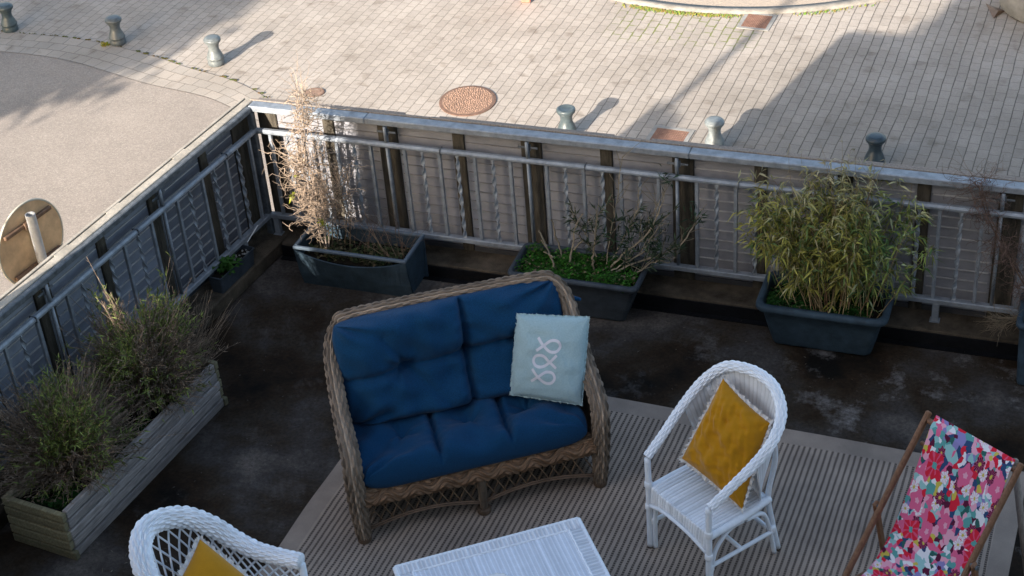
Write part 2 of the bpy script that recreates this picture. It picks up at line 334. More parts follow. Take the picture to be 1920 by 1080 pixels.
def fabric(name, base, sc=900, var=.2, sheen=.15):
    m = mat(name, base, .95, noise=var, nscale=sc / 6, bump=.25, bscale=sc / 3, spec=.2, sheen=sheen); return m
M['blue'] = mat('blue_cushion_fabric', (.005, .050, .128), .95, noise=.5, nscale=230, bump=.4, bscale=300, spec=.15, sheen=.05)
M['mustard'] = mat('mustard_velvet', (.45, .205, .006), .9, noise=.07, nscale=30, bump=.15, bscale=200, spec=.1, sheen=.25)
M['fringe'] = mat('white_fringe', (.66, .65, .64), .9)
M['aqua'] = mat('pale_aqua_linen', (.33, .46, .50), .95, noise=.12, nscale=120, bump=.2, bscale=250, spec=.1)
M['print'] = mat('white_print', (.62, .62, .68), .9)
M['ceramic'] = mat('white_ceramic', (.78, .78, .80), .2)

# ================================================================= SETTING
D = -2.82
def sheet(name, pts, z, m, kind='structure', uv=None):
    o = mesh_obj(name, [(x, y, z) for x, y in pts], [tuple(range(len(pts)))], m, uv=uv)
    return tag(o, kind=kind)
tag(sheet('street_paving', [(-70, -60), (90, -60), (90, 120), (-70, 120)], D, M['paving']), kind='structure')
# curved edge between paving and asphalt
edge = spline([(-16, 4.6), (-12.5, 6.4), (-9.6, 7.35), (-8.14, 7.43), (-7.08, 7.37), (-5.72, 7.0), (-4.81, 6.83), (-4.25, 6.60), (-3.2, 6.05), (-2.0, 5.2), (-.6, 3.9), (.2, 2.2)], 120)
TT = np.gradient(edge, axis=0); TT /= np.linalg.norm(TT, axis=1)[:, None]; NN = np.c_[-TT[:, 1], TT[:, 0]]
ap = [tuple(p) for p in edge] + [(.2, -30), (-60, -30), (-60, 4.6)]
tag(sheet('asphalt_road', ap, D + .004, M['asphalt']), kind='structure')
wid = np.interp(edge[:, 0], [-9, -6, -4], [.52, .62, .42])
Lc = np.r_[0, np.cumsum(np.linalg.norm(np.diff(edge, axis=0), axis=1))]
V = []; UV = []
for k in range(len(edge)):
    for q in (0, 1):
        p = edge[k] + NN[k] * wid[k] * q; V.append((p[0], p[1], D + .008)); UV.append((Lc[k], q * .5))
tag(mesh_obj('paved_kerb_band', V, grid_faces(len(edge), 2), M['band'], uv=UV), kind='structure')
# thin weed line along the outer joint of that band
mb = MB()
for k in range(8, 100):
    if random.random() < .75:
        p = edge[k] + NN[k] * (wid[k] + .01); a = random.uniform(0, 3); r = random.uniform(.006, .02)
        for j in range(5):
            q = p + np.array([random.uniform(-.05, .05), random.uniform(-.012, .012)]); mb.box(q[0] - r, q[0] + r, q[1] - r * .5, q[1] + r * .5, D + .008, D + .012 + random.random() * .01, (random.uniform(.35, .7), random.uniform(.35, .6), .4))
tag(mb.build('moss_line', M['moss']), 'thin line of moss in the joint behind the paved kerb band', 'moss', kind='stuff')
# forecourt at the top: curved kerb and pale gravel
kc = (.55, 14.1); kr = 3.76
mb = MB(); V = []; n = 90
for k in range(n + 1):
    t = math.pi * 2 * k / n
    for r, z in ((kr + .06, 0), (kr + .055, .03), (kr - .10, .035), (kr - .105, 0)): V.append((kc[0] + 1.0 * r * math.cos(t), kc[1] + r * math.sin(t), D + .002 + z))
tag(mesh_obj('forecourt_kerb', V, grid_faces(n + 1, 4), mat('kerb_stone', (.25, .235, .21), .9, noise=.4, nscale=5, bump=.4)), kind='structure')
tag(sheet('forecourt_gravel', [(kc[0] + (kr - .08) * math.cos(2 * math.pi * k / 64), kc[1] + (kr - .08) * math.sin(2 * math.pi * k / 64)) for k in range(64)], D + .02, M['gravel']), kind='structure')
# moss clumps against the kerb
mb = MB()
for k in range(900):
    t = random.choice((random.gauss(-1.74, .035), random.gauss(-1.62, .05), random.gauss(-1.50, .04)))
    if k % 9 == 0: t = random.gauss(-1.12, .06)
    r = kr + .09 + abs(random.gauss(0, .035)); x, y = kc[0] + r * math.cos(t), kc[1] + r * math.sin(t); h = random.uniform(.008, .03); s_ = random.uniform(.006, .014)
    mb.add([(x - s_, y, D + .004), (x + s_, y - s_, D + .004), (x + random.uniform(-.01, .01), y + s_, D + h)], [(0, 1, 2)], (random.uniform(.6, 1.5), random.uniform(.7, 1.4), random.uniform(.4, 1)))
tag(mb.build('moss_clumps', M['moss']), 'bright yellow green moss along the curved kerb', 'moss', kind='stuff')

# terrace: floor slab, ledge, outer walls
b_ = R(6.27); lx, ly = math.sin(b_), math.cos(b_)        # left fence direction (towards +y)
def LP(s, off=0): return (-lx * s - ly * off, -ly * s + lx * off)     # s metres from the corner towards the house, off metres outwards
X1 = 12.0; YH = -9.6
pl = [LP(-.16 / ly * 1.0, .16), (X1, .16), (X1, YH), (LP(-YH / ly, .16)[0], YH)]
tag(sheet('terrace_floor', pl, 0, M['tfloor']), kind='structure')
# ledge (raised kerb) runs along both fences
mb = MB()
mb.box(.118, X1, -.117, .155, .002, .114, bev=.008)
mb.build('terrace_ledge', M['ledge'])
o = bpy.data.objects['terrace_ledge']; tag(o, kind='structure')
mb = MB(); T = Matrix.Rotation(-b_, 4, 'Z')
mb.box(-.155, .118, -9.0, .155, .002, .1125, bev=.008, T=T); tag(mb.build('terrace_side_ledge', M['ledge']), kind='structure')
mb = MB(); mb.box(LP(0, .0)[0] - .14, X1, .12, .158, D, -.004); tag(mb.build('retaining_wall', M['render']), 'rendered retaining wall under the timber fence facing the paved square', 'wall')
mb = MB(); mb.box(-.158, -.12, -9.6, .11, D, -.004, T=T); tag(mb.build('retaining_wall', M['render']), 'rendered retaining wall under the fence facing the asphalt road', 'wall')

M['bitumen'] = mat('bitumen', (.0045, .005, .0065), .6, noise=.6, nscale=6, bump=.6, bscale=30)
mb = MB(); mb.box(.122, X1, -.1225, -.1172, .003, .098, bev=.002); mb.box(.122, X1, -.165, -.1226, .003, .008); tag(mb.build('bitumen_upstand', M['bitumen']), kind='structure')
# the house behind the viewer (it throws the big shadow)
hx = -1.92
h = thing('house', 'tall pale rendered house behind the terrace', 'house', (hx, YH, D))
mb = MB(); mb.box(0, 19, -11, -.03, 0, 10.6, bev=.01); mb.build('wall', M['render'], h)
mb = MB(); mb.add([(0, -11.3, 10.602), (19.3, -11.3, 10.602), (19.3, .12, 10.602), (0, .12, 10.602), (4, -5.6, 12.2), (15, -5.6, 12.2)], [(0, 1, 5, 4), (1, 2, 5), (2, 3, 4, 5), (3, 0, 4), (3, 2, 1, 0)]); mb.build('roof', mat('roof_slate', (.10, .10, .11), .7, noise=.3), h)
gl = mat('window_glass', (.05, .06, .07), .08)
for wx in (1.2, 3.6, 10.5, 13, 15.5):
    for wz in (.6, 4.2, 7.6):
        mb = MB(); mb.box(wx, wx + 1.2, -.05, .01, wz, wz + 1.7); w = mb.build('window', gl, h)
        mb = MB(); mb.box(wx - .06, wx, -.028, .03, wz - .06, wz + 1.76); mb.box(wx + 1.2, wx + 1.26, -.028, .03, wz - .06, wz + 1.76); mb.box(wx, wx + 1.2, -.028, .03, wz - .06, wz); mb.box(wx, wx + 1.2, -.028, .03, wz + 1.7, wz + 1.76); mb.build('frame', M['canew'], w)

# ================================================================= FENCES AND RAILINGS
def fence(root, L, wide, narrow, zoff=0.0, tone=(1, 1, 1), yb=.10, side=False):
    """local x along the fence, y outwards. wide / narrow posts centres"""
    posts = sorted([(x, .142) for x in wide] + [(x, .082) for x in narrow])
    for x, w in posts:
        mb = MB(); mb.box(x - w / 2, x + w / 2, yb - .012, yb + .045, .118, 1.085, bev=.004); mb.build('post', M['post'], root)
    xs = [0.02] + [v for x, w in posts for v in (x - w / 2 - .001, x + w / 2 + .001)] + [L]
    for k in range(0, len(xs) - 1, 2):
        a, b = xs[k], xs[k + 1]
        if b - a < .05: continue
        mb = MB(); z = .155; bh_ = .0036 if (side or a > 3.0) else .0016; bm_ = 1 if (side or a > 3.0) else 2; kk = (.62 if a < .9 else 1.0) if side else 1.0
        while z < 1.07:
            z2 = min(z + .076, 1.085); tn = random.uniform(.92, 1.07)
            mb.box(a, b, yb + .002 + random.uniform(0, .0015), yb + .022, z + .0012, z2 - .0012, tuple(t * tn * kk for t in tone), bev=.0018)
            zb = z2 - .002
            if z2 < 1.0: mb.box(a + .015, b - .015, yb - .006, yb + .004, zb - bh_, zb + bh_, (1, 1, 1), bm_)
            z = z2
        mb.box(a, b, yb + .023, yb + .03, .118, 1.084, tuple(t * .3 for t in tone))
        mb.box(a, b, yb - .006, yb + .022, .116, .153, tuple(t * .22 for t in tone), bev=.004)
        mb.build('panel', [M['panel'], M['bead'], M['bead2']], root)
def railing(root, L, posts, nb, pitch, start, feet, capmat):
    mb = MB(); mb.box(0.0, L, -.024, .022, .945, .982, bev=.012); h = mb.build('handrail', M['metal'], root)
    x = .38
    while x < L:
        mb = MB(); mb.box(x, x + .006, -.027, .025, .942, .985); mb.build('joint', M['metal_dark'], h); x += 1.02
    mb = MB(); mb.box(0.0, L, -.022, .022, .252, .288, bev=.004); mb.build('bottom_rail', M['metal'], root)
    for x in posts:
        mb = MB(); mb.box(x - .005, x + .005, .0235, .036, .252, 1.10, bev=.002); mb.tube([(x, 0, .29), (x, 0, .944)], .011, 8); mb.tube([(x, 0, .9835), (x, 0.0, 1.103)], .012, 8)
        p = mb.build('post', M['metal'], root, True)
        mb = MB(); mb.box(x - .07, x + .07, .013, .0225, 1.045, 1.060, bev=.003); mb.box(x - .02, x + .02, .012, .03, 1.03, 1.075, bev=.003); mb.build('clamp', M['metal_dark'], p)
    for x in feet:
        mb = MB(); mb.box(x - .022, x + .022, -.018, .018, .116, .251, bev=.003); mb.box(x - .032, x + .032, -.028, .028, .1145, .120); mb.build('foot', M['metal'], root)
    k = 0; x = start
    while x < L:
        if min([abs(x - p) for p in posts] or [9]) > .05:
            mb = MB()
            if k % 2 == 0: mb.box(x - .0112, x + .0112, -.0112, .0112, .289, .944, bev=.002)
            else:                       # barley twist bar
                n_ = 84; V = []
                for i in range(n_ + 1):
                    a = i / n_ * math.pi * 7; z = .289 + (.944 - .289) * i / n_
                    for (hx_, hy_) in ((.0145, .005), (-.0145, .005), (-.0145, -.005), (.0145, -.005)): V.append((x + hx_ * math.cos(a) - hy_ * math.sin(a), hx_ * math.sin(a) + hy_ * math.cos(a), z))
                mb.add(V, grid_faces(n_ + 1, 4, True).tolist())
            mb.build('baluster', M['metal'], root)
        k += 1; x += pitch
# back
f = thing('timber_fence', 'grey slatted timber fence with dark posts beside the paved square', 'fence')
fence(f, 7.6, [.06, .975, 2.016, 3.052, 4.07, 5.10, 6.13, 7.15], [.53, 1.495, 2.536, 3.56, 4.58, 5.6, 6.64], tone=(.98, .97, .97))
mb = MB()
x = -.05
while x < 7.6:
    w = random.uniform(1.0, 1.6); mb.box(x, min(x + w, 7.6) - .004, .085, .108, 1.130, 1.158 + random.uniform(-.002, .002), bev=.002); mb.box(x + .05, min(x + w, 7.6) - .2, .118, .142, 1.120, 1.150, bev=.002); x += w
mb.box(-.05, 7.6, .086, .14, 1.09, 1.118); mb.build('cap_board', M['greywood'], f)
r_ = thing('metal_railing', 'long galvanised railing with twisted balusters in front of the back fence', 'railing')
railing(r_, 7.6, [1.003, 2.021, 3.036, 4.05, 5.055, 6.07, 7.08], 0, .1272, .115, [.05, 1.95, 4.72, 6.7], M['metal'])
mb = MB()
for a, b in ((-.02, .86), (.862, 3.118), (3.12, 5.6), (5.602, 7.6)): mb.box(a, b - .001, -.006, .078, 1.110, 1.154, bev=.005)
mb.build('top_rail', M['metal'], r_)
mb = MB(); mb.box(-.03, .012, -.026, .02, .116, 1.103, bev=.004); mb.build('corner_post', M['metal_dark'], r_)
# left: local x axis runs from the corner towards the house
ang = 270 - 6.27
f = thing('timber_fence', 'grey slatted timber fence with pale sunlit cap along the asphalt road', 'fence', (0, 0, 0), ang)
# local y outwards must point to -x : with this rotation +y local points to +x, so mirror with a negative offset
def mirror_children(root):
    for c in root.children_recursive:
        me = c.data
        if me is None: continue
        co = np.empty(len(me.vertices) * 3); me.vertices.foreach_get('co', co); co = co.reshape(-1, 3); co[:, 1] *= -1; me.vertices.foreach_set('co', co.ravel()); me.flip_normals(); me.update()
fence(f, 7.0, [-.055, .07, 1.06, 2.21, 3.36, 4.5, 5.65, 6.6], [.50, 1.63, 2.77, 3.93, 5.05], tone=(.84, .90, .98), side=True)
mb = MB(); mb.box(-.11, 7.0, .035, .095, 1.118, 1.152, bev=.004); x = -.1
while x < 7.0:
    w = random.uniform(.35, .8); mb.box(x, min(7.0, x + w + .13) - .001, .110, .132, 1.095, 1.150, bev=.002); mb.box(min(7, x + w), min(7.0, x + w + .13), .0955, .1095, 1.095, 1.147); x += w + .13
mb.box(-.1, 7.0, .07, .12, 1.087, 1.099); mb.build('cap_board', M['capwood'], f); mirror_children(f)
r_ = thing('metal_railing', 'galvanised railing with twisted balusters along the left side beside the asphalt road', 'railing', (0, 0, 0), ang)
railing(r_, 7.0, [1.10, 2.256, 3.41, 4.56, 5.7], 0, .1445, .09, [.35, 2.6, 4.9], M['metal'])
mb = MB(); mb.box(.0, 7.0, -.006, .034, 1.104, 1.148, bev=.006); mb.build('top_rail', M['metal_dark'], r_); mirror_children(r_)

t = thing('added_sun_screen', 'added unseen slatted screen keeping the sun off the corner planter and shrubs', 'screen', (0, 0, 0), ang)  # made-up screen out of view, blocks sun from the corner planter and shrubs
for k in range(11):
    mb = MB(); mb.box(3.38, 8.4, .145, .165, .2 + k * .158, .2 + k * .158 + .15, (.8, .8, .8), bev=.003); mb.build('slat', M['panel'], t)
for x in (3.35, 5.3, 6.9, 8.42):
    mb = MB(); mb.box(x - .03, x + .03, .1655, .22, .0, 1.95, bev=.004); mb.build('post', M['post'], t)
mirror_children(t)
# ================================================================= STREET OBJECTS
prof = [(.100, 0), (.104, .012), (.104, .055), (.098, .068), (.098, .08), (.106, .088), (.106, .105), (.098, .116), (.094, .135), (.080, .165), (.068, .195), (.064, .225), (.066, .255), (.074, .280), (.078, .290), (.076, .296), (.090, .306), (.102, .318), (.106, .328), (.106, .348), (.102, .358), (.092, .363), (.088, .364), (.087, .372), (.055, .377), (.02, .379)]
prof = [(r * (1.04 if r > .09 else 1.06), z * 1.0) for r, z in prof]
def bollard(x, y, c, label, rim=False):
    m = mat('bollard_paint', tuple(v * 1.1 for v in c), .38, spec=.4, noise=.35, nscale=14, bump=.12, bscale=40, coat=.08)
    t = thing('bollard', label, 'bollard', (x, y, D + .004), rz=random.uniform(0, 90), group='cast bollards on the paved square')
    mb = MB(); mb.lathe(prof[:18], 32); mb.build('body', m, t, True)
    mb = MB(); mb.lathe([(prof[17][0] - .003, prof[17][1] - .002)] + (prof[18:] if not rim else prof[18:23]) + ([(.005, .380)] if not rim else [(.086, .366), (.074, .356), (.04, .349), (.005, .347)]), 32); mb.build('top', m, t, True)
bollard(-8.404, 8.05, (.045, .065, .075), 'dark bollard at the far left edge of the paved square')
bollard(-6.671, 7.97, (.075, .09, .10), 'grey bollard with a yellow green weed at its foot')
bollard(-5.052, 7.68, (.105, .12, .125), 'pale grey bollard left of the small round cover, casting a long shadow')
bollard(-.057, 6.80, (.05, .068, .076), 'grey bollard just right of the large round manhole', True)
bollard(1.651, 6.86, (.15, .17, .175), 'pale grey bollard beside the rusty square cover behind the fence')
bollard(3.416, 6.86, (.016, .03, .042), 'dark blue bollard standing in the building shadow')
# weed by bollard 2
mb = MB()
for k in range(60):
    a = random.uniform(0, 6.28); r = random.uniform(0, .05); h = random.uniform(.02, .05); x, y = -6.80 + r * math.cos(a), 7.86 + r * math.sin(a)
    mb.add([(x, y, 0), (x + .02 * math.cos(a) - .006, y + .02 * math.sin(a), h), (x + .02 * math.cos(a) + .008, y + .02 * math.sin(a) + .004, h * .9)], [(0, 1, 2)], (random.uniform(.9, 1.6), random.uniform(1, 1.5), .4))
o = mb.build('weed', M['moss']); o.location = (0, 0, D + .006); tag(o, 'small yellow green weed at the foot of a bollard', 'weed')
mb = MB()
for k in range(90):
    a = random.uniform(0, 6.28); r = random.gauss(.045, .02); h = random.uniform(.005, .02); x, y = -1.79 + 1.4 * r * math.cos(a), 6.585 + r * math.sin(a)
    mb.add([(x, y, 0), (x + .03 * math.cos(a + 2), y + .02 * math.sin(a + 2), h), (x + .03 * math.cos(a), y + .02 * math.sin(a), h * .9)], [(0, 1, 2)], (random.uniform(.7, 1.1), random.uniform(.7, 1.1), .6))
o = mb.build('weed', M['moss']); o.location = (0, 0, D + .006); tag(o, 'flat ring of moss round a hollow in the paving behind the fence', 'weed')

# manholes
def manhole(x, y, rx, ry, rot, label, cells=True):
    t = thing('manhole_cover', label, 'manhole cover', (x, y, D + .002), rot)
    def disc(r0, r1, z, n=48):
        V = []
        for k in range(n):
            a = 2 * math.pi * k / n; V += [(rx * r0 * math.cos(a), ry * r0 * math.sin(a), z), (rx * r1 * math.cos(a), ry * r1 * math.sin(a), z)]
        return V, [(2 * k, 2 * k + 1, (2 * k + 3) % (2 * n), (2 * k + 2) % (2 * n)) for k in range(n)]
    mb = MB(); mb.lathe([(1, 0), (1, .010), (.93, .012)], 48); V = np.concatenate(mb.V); V[:, 0] *= rx; V[:, 1] *= ry; mesh_obj('frame', V, mb.F, M['rust'], t)
    mb = MB()
    V = [(rx * .9 * math.cos(a), ry * .9 * math.sin(a), .0125) for a in np.linspace(0, 2 * math.pi, 48, endpoint=False)]; mb.add(V, [tuple(range(48))])
    if cells:
        pts_ = []
        for k in range(5200):
            rr = .86 * math.sqrt(random.random()); a = random.uniform(0, 2 * math.pi); q = (rx * rr * math.cos(a), ry * rr * math.sin(a))
            if all((q[0] - o_[0]) ** 2 + (q[1] - o_[1]) ** 2 > .023 ** 2 for o_ in pts_): pts_.append(q)
        if 1:
            for (cx, cy) in pts_:
                s_ = .0085
                mb.box(cx - s_, cx + s_, cy - s_ * .7, cy + s_ * .7, .0126, .020, (random.uniform(1.0, 1.5),) * 3, bev=.002)
    mb.build('lid', mat('rusty_lid', (.235, .155, .115), .8, attr=True, noise=.3, nscale=20), t)
manhole(-1.494, 7.376, .345, .385, 20, 'large round rusty manhole cover with studded surface')
manhole(-3.444, 7.204, .125, .115, 0, 'small round rusty cover near the fence corner', False)
def sqcover(x, y, w, d, rot, label):
    t = thing('square_cover', label, 'drain cover', (x, y, D + .002), rot)
    mb = MB(); 
    for a in ((-w/2-.05, w/2+.05, -d/2-.05, -d/2), (-w/2-.05, w/2+.05, d/2, d/2+.05), (-w/2-.05, -w/2, -d/2, d/2), (w/2, w/2+.05, -d/2, d/2)): mb.box(*a, 0, .008)
    mb.build('surround', M['concrete'], t)
    mb = MB(); mb.box(-w / 2, w / 2, -d / 2, d / 2, 0, .006)
    for i in range(14):
        for j in range(14):
            cx = -w / 2 + w * (i + .5) / 14; cy = -d / 2 + d * (j + .5) / 14; q = w / 60; mb.box(cx - q, cx + q, cy - q, cy + q, .0061, .010, (random.uniform(.85, 1.2),) * 3)
    mb.build('lid', mat('rusty_plate', (.20, .115, .085), .85, attr=True, noise=.25, nscale=12), t)
sqcover(1.08, 6.93, .38, .52, -3, 'rusty square cover half in shade behind the fence')
sqcover(1.42, 10.16, .32, .38, -3, 'rust red square cover beside the curved kerb')
# red post
t = thing('red_post', 'faded red square post at the top edge of the paved square', 'post', (-1.71, 10.21, D + .004), 12)
mb = MB(); mb.box(-.062, .062, -.062, .062, 0, 1.1, bev=.012); mb.build('shaft', M['redpost'], t)
mb = MB(); mb.box(-.07, .07, -.07, .07, 1.101, 1.14, bev=.012); mb.build('cap', M['redpost'], t)
# round concrete planter at the top right
t = thing('concrete_planter', 'large round pale concrete planter at the top right corner', 'planter', (5.06, 11.32, D + .004))
mb = MB(); mb.lathe([(.72, 0), (.76, .03), (.79, .25), (.83, .5), (.84, .56), (.82, .58), (.70, .58), (.68, .46)], 48); mb.build('bowl', M['concrete'], t, True)
mb = MB(); mb.lathe([(.6, .40), (.66, .50), (.3, .52), (.02, .53)], 24); mb.build('soil', M['soil'], t)
mb = MB(); mb.add([(-.78, -.55, .006), (-.66, -.30, .006), (-.92, -.12, .006), (-.74, -.42, .05)], [(0, 1, 3), (1, 2, 3), (2, 0, 3)]); o = mb.build('rusty_wedge', M['bracket']); o.location = (5.06, 11.32, D + .006); tag(o, 'brown metal wedge lying at the foot of the concrete planter', 'wedge')

# round traffic sign seen from behind
t = thing('traffic_sign', 'round traffic sign seen from its brown back on a galvanised pole', 'road sign', (-1.475, -.77, D), 0)
mb = MB(); V = []; n_ = 56
dr = Matrix.Rotation(R(80.5), 4, 'Z')   # disc plane runs along this direction
def disc(r0, x0, x1, m_, name, parent):
    mb = MB(); V = []
    for x in (x0, x1):
        for k in range(n_): a = 2 * math.pi * k / n_; v = dr @ Vector((r0 * math.cos(a), -x, r0 * math.sin(a))); V.append((v.x, v.y, v.z))
    F = [(k, (k + 1) % n_, n_ + (k + 1) % n_, n_ + k) for k in range(n_)] + [tuple(range(n_))[::-1], tuple(range(n_, 2 * n_))]
    mb.add(V, F); o = mb.build(name, m_, parent); return o
zc = .285 - D
o = disc(.312, -.055, -.052, M['signback'], 'plate', t); o.location = (0, 0, zc)
mb = MB()
P = [tuple(dr @ Vector((.315 * math.cos(a), .055, .315 * math.sin(a)))) for a in np.linspace(0, 2 * math.pi, 57)]
mb.tube(P, .0085, 6, caps=False); o2 = mb.build('rim', M['signrim'], t, True); o2.location = (0, 0, zc)
for dz in (.17, -.17):
    a = dr @ Vector((-.235, .036, dz)); b = dr @ Vector((.235, .036, dz)); mb = MB(); mb.bar(a, b, .03, .03, bev=.004)
    c1 = dr @ Vector((-.05, .018, dz)); c2 = dr @ Vector((.05, .02, dz)); mb.bar(c1, c2, .02, .05); o3 = mb.build('bracket', M['bracket'], t); o3.location = (0, 0, zc)
mb = MB()
po = dr @ Vector((-.0, -.012, 0))
V_, F_ = tube_arr([(po.x, po.y, 0), (po.x, po.y, zc + .255)], .036, 20, caps=False); mb.add(V_, F_)
V_, F_ = tube_arr([(po.x, po.y, zc + .255), (po.x, po.y, zc + .0)], .032, 20, caps=False); mb.add(V_, F_); 
a = np.arange(20) * 2 * math.pi / 20; V2 = [(po.x + .036 * math.cos(q), po.y + .036 * math.sin(q), zc + .255) for q in a] + [(po.x + .032 * math.cos(q), po.y + .032 * math.sin(q), zc + .255) for q in a]
mb.add(V2, [(k, (k + 1) % 20, 20 + (k + 1) % 20, 20 + k) for k in range(20)])
mb.build('pole', M['pole'], t)
mb = MB(); mb.tube([(po.x, po.y, zc - .20), (po.x, po.y, zc - .32)], .041, 20); mb.build('sleeve', M['metal'], t)

# ================================================================= VEGETATION TOOLS
class TW:
    """many thin three-sided twigs in one mesh"""
    def __init__(s): s.V = []; s.F = []; s.C = []; s.n = 0
    def add(s, P, r0, r1, c):
        P = np.asarray(P, float); n = len(P); r = np.linspace(r0, r1, n)
        V, F = tube_arr(P, r, 3, False); s.V.append(V); s.F.append(np.array(F) + s.n); s.n += len(V); s.C.append(np.tile(c, (len(V), 1)))
    def build(s, name, m, parent): return mesh_obj(name, np.concatenate(s.V), np.concatenate(s.F), m, parent, np.concatenate(s.C))
class LF:
    """many lance leaves, four triangles each side folded, in one mesh"""
    def __init__(s): s.V = []; s.C = []
    def add(s, p, d, up, L, w, c, droop=.25):
        p = np.asarray(p, float); d = np.asarray(d, float); d = d / (np.linalg.norm(d) + 1e-9); sd_ = np.cross(d, up); sd_ /= np.linalg.norm(sd_) + 1e-9; u = np.cross(sd_, d)
        m1 = p + d * L * .35 + u * w * .1; tip = p + d * L - np.array([0, 0, 1.]) * L * droop
        s.V.append([p, m1 + sd_ * w * .5 + u * w * .25, m1, m1 - sd_ * w * .5 + u * w * .25, tip]); s.C.append([c] * 5)
    def build(s, name, m, parent):
        n = len(s.V); V = np.array(s.V).reshape(-1, 3); b = (np.arange(n) * 5)[:, None]
        F = np.concatenate([b + np.array([[0, 1, 2]]), b + np.array([[0, 2, 3]]), b + np.array([[1, 4, 2]]), b + np.array([[2, 4, 3]])])
        return mesh_obj(name, V, F, m, parent, np.array(s.C).reshape(-1, 3))
def rv(s=1.0): return rng.normal(0, s, 3)
def walk(p, d, L, n, wig, grav=0.0):
    P = [np.array(p, float)]; d = np.array(d, float); d /= np.linalg.norm(d)
    for k in range(n):
        d = d + rv(wig) + np.array([0, 0, grav]); d /= np.linalg.norm(d); P.append(P[-1] + d * L / n)
    return np.array(P), d
def branch(tw, p, d, L, r, depth, wig, c, nb=3, spread=.8, tips=None, grav=0.0):
    P, de = walk(p, d, L, 6, wig, grav); tw.add(P, r, r * .55, np.array(c) * random.uniform(.8, 1.2))
    if depth == 0:
        if tips is not None: tips.append((P[-1], de, P[3]))
        return
    for k in range(nb):
        i = random.randint(2, 6); nd = de + rv(spread) if i > 3 else d + rv(spread)
        branch(tw, P[i], nd, L * random.uniform(.5, .8), r * .55, depth - 1, wig, c, nb, spread, tips, grav)

def ground_cover(name, x0, x1, y0, y1, z, n, cols, label, h=.03, s0=.008, s1=.02, mask=None):
    lf = LF(); k = 0; cl = [(random.uniform(x0, x1), random.uniform(y0, y1), random.uniform(.02, .07), random.uniform(.5, 1.7), np.array(random.choice(cols)) * random.uniform(.6, 1.4)) for _ in range(46)]
    while k < n:
        cx_, cy_, cr_, ch_, cc_ = random.choice(cl); x, y = random.gauss(cx_, cr_), random.gauss(cy_, cr_ * .8)
        if not (x0 < x < x1 and y0 < y < y1): continue
        if mask and not mask(x, y): k += 1; continue
        c = cc_ * random.uniform(.5, 1.4) if random.random() < .9 else np.array([.16, .13, .08]) * random.uniform(.5, 1.4); a = random.uniform(0, 6.28)
        s_ = random.uniform(s0, s1); lf.add((x, y, z + h * random.random() ** 1.3 * ch_), (math.cos(a), math.sin(a), random.uniform(-.2, .5)), (0, 0, 1), s_ * 1.4, s_ * 1.1, c, .1); k += 1
    o = lf.build(name, M['leaf'], None); return tag(o, label, 'weeds', kind='stuff')

# ================================================================= PLANTERS
def roundrect(w, d, r, n=5):
    P = []
    for cx, cy, a0 in ((w / 2 - r, d / 2 - r, 0), (-w / 2 + r, d / 2 - r, 90), (-w / 2 + r, -d / 2 + r, 180), (w / 2 - r, -d / 2 + r, 270)):
        for k in range(n + 1): a = R(a0 + 90 * k / n); P.append((cx + r * math.cos(a), cy + r * math.sin(a)))
    return P
def loft(rings, cap_bottom=True, cap_top=False):
    n = len(rings[0]); V = [v for r in rings for v in r]; F = []
    for i in range(len(rings) - 1):
        for k in range(n): F.append((i * n + k, i * n + (k + 1) % n, (i + 1) * n + (k + 1) % n, (i + 1) * n + k))
    if cap_bottom: F.append(tuple(range(n))[::-1])
    if cap_top: F.append(tuple((len(rings) - 1) * n + k for k in range(n)))
    return V, F
def ring(w, d, r, z, dx=0, dy=0): return [(x + dx, y + dy, z) for x, y in roundrect(w, d, r)]
def trough_planter(x0, x1, yf, yb, bx0, bx1, byf, byb, H, m, label, rim=.035, r=.05, bulge=0.0, soilz=.3):
    cx, cy = (x0 + x1) / 2, (yf + yb) / 2; w, d = x1 - x0, yb - yf; bw, bd = bx1 - bx0, byb - byf; bdx, bdy = (bx0 + bx1) / 2 - cx, (byf + byb) / 2 - cy
    t = thing('trough_planter', label, 'planter', (cx, cy, 0), group='large plastic trough planters')
    lerp = lambda a, b, q: a + (b - a) * q
    rings = []
    wi, di = w - 2 * rim * .6, d - 2 * rim * .6
    for q in (0, .03, .3, .6, .86): rings.append(ring(lerp(bw, wi, q ** .9), lerp(bd, di, q ** .9), r * .7, .012 + q * (H - .012), bdx * (1 - q), bdy * (1 - q)))
    rings += [ring(w - .01, d - .01, r, H - rim * .95), ring(w, d, r, H - rim * .75), ring(w, d, r, H - .012), ring(w - .018, d - .018, r, H), ring(w - 2 * rim + .012, d - 2 * rim + .012, r * .7, H), ring(w - 2 * rim, d - 2 * rim, r * .6, H - .012), ring(w - 2 * rim - .012, d - 2 * rim - .012, r * .6, soilz - .01)]
    V, F = loft(rings); mb = MB(); mb.add(V, F); mb.build('tub', m, t, True)
    mb = MB(); V, F = loft([ring(w - 2 * rim - .018, d - 2 * rim - .018, r * .6, soilz - .02), ring(w - 2 * rim - .018, d - 2 * rim - .018, r * .6, soilz)], True, True); mb.add(V, F); mb.build('soil', M['soil'], t)
    return t
# planter 1: plain box whose front wall bows away from its rim bar
t = thing('trough_planter', 'blue grey box planter with bowed front wall, holding a dry shrub in the fence corner', 'planter', (0, 0, 0), group='large plastic trough planters')
x0, x1, yf, yb, H = .425, 1.262, -.475, -.135, .345
mb = MB(); n_ = 24
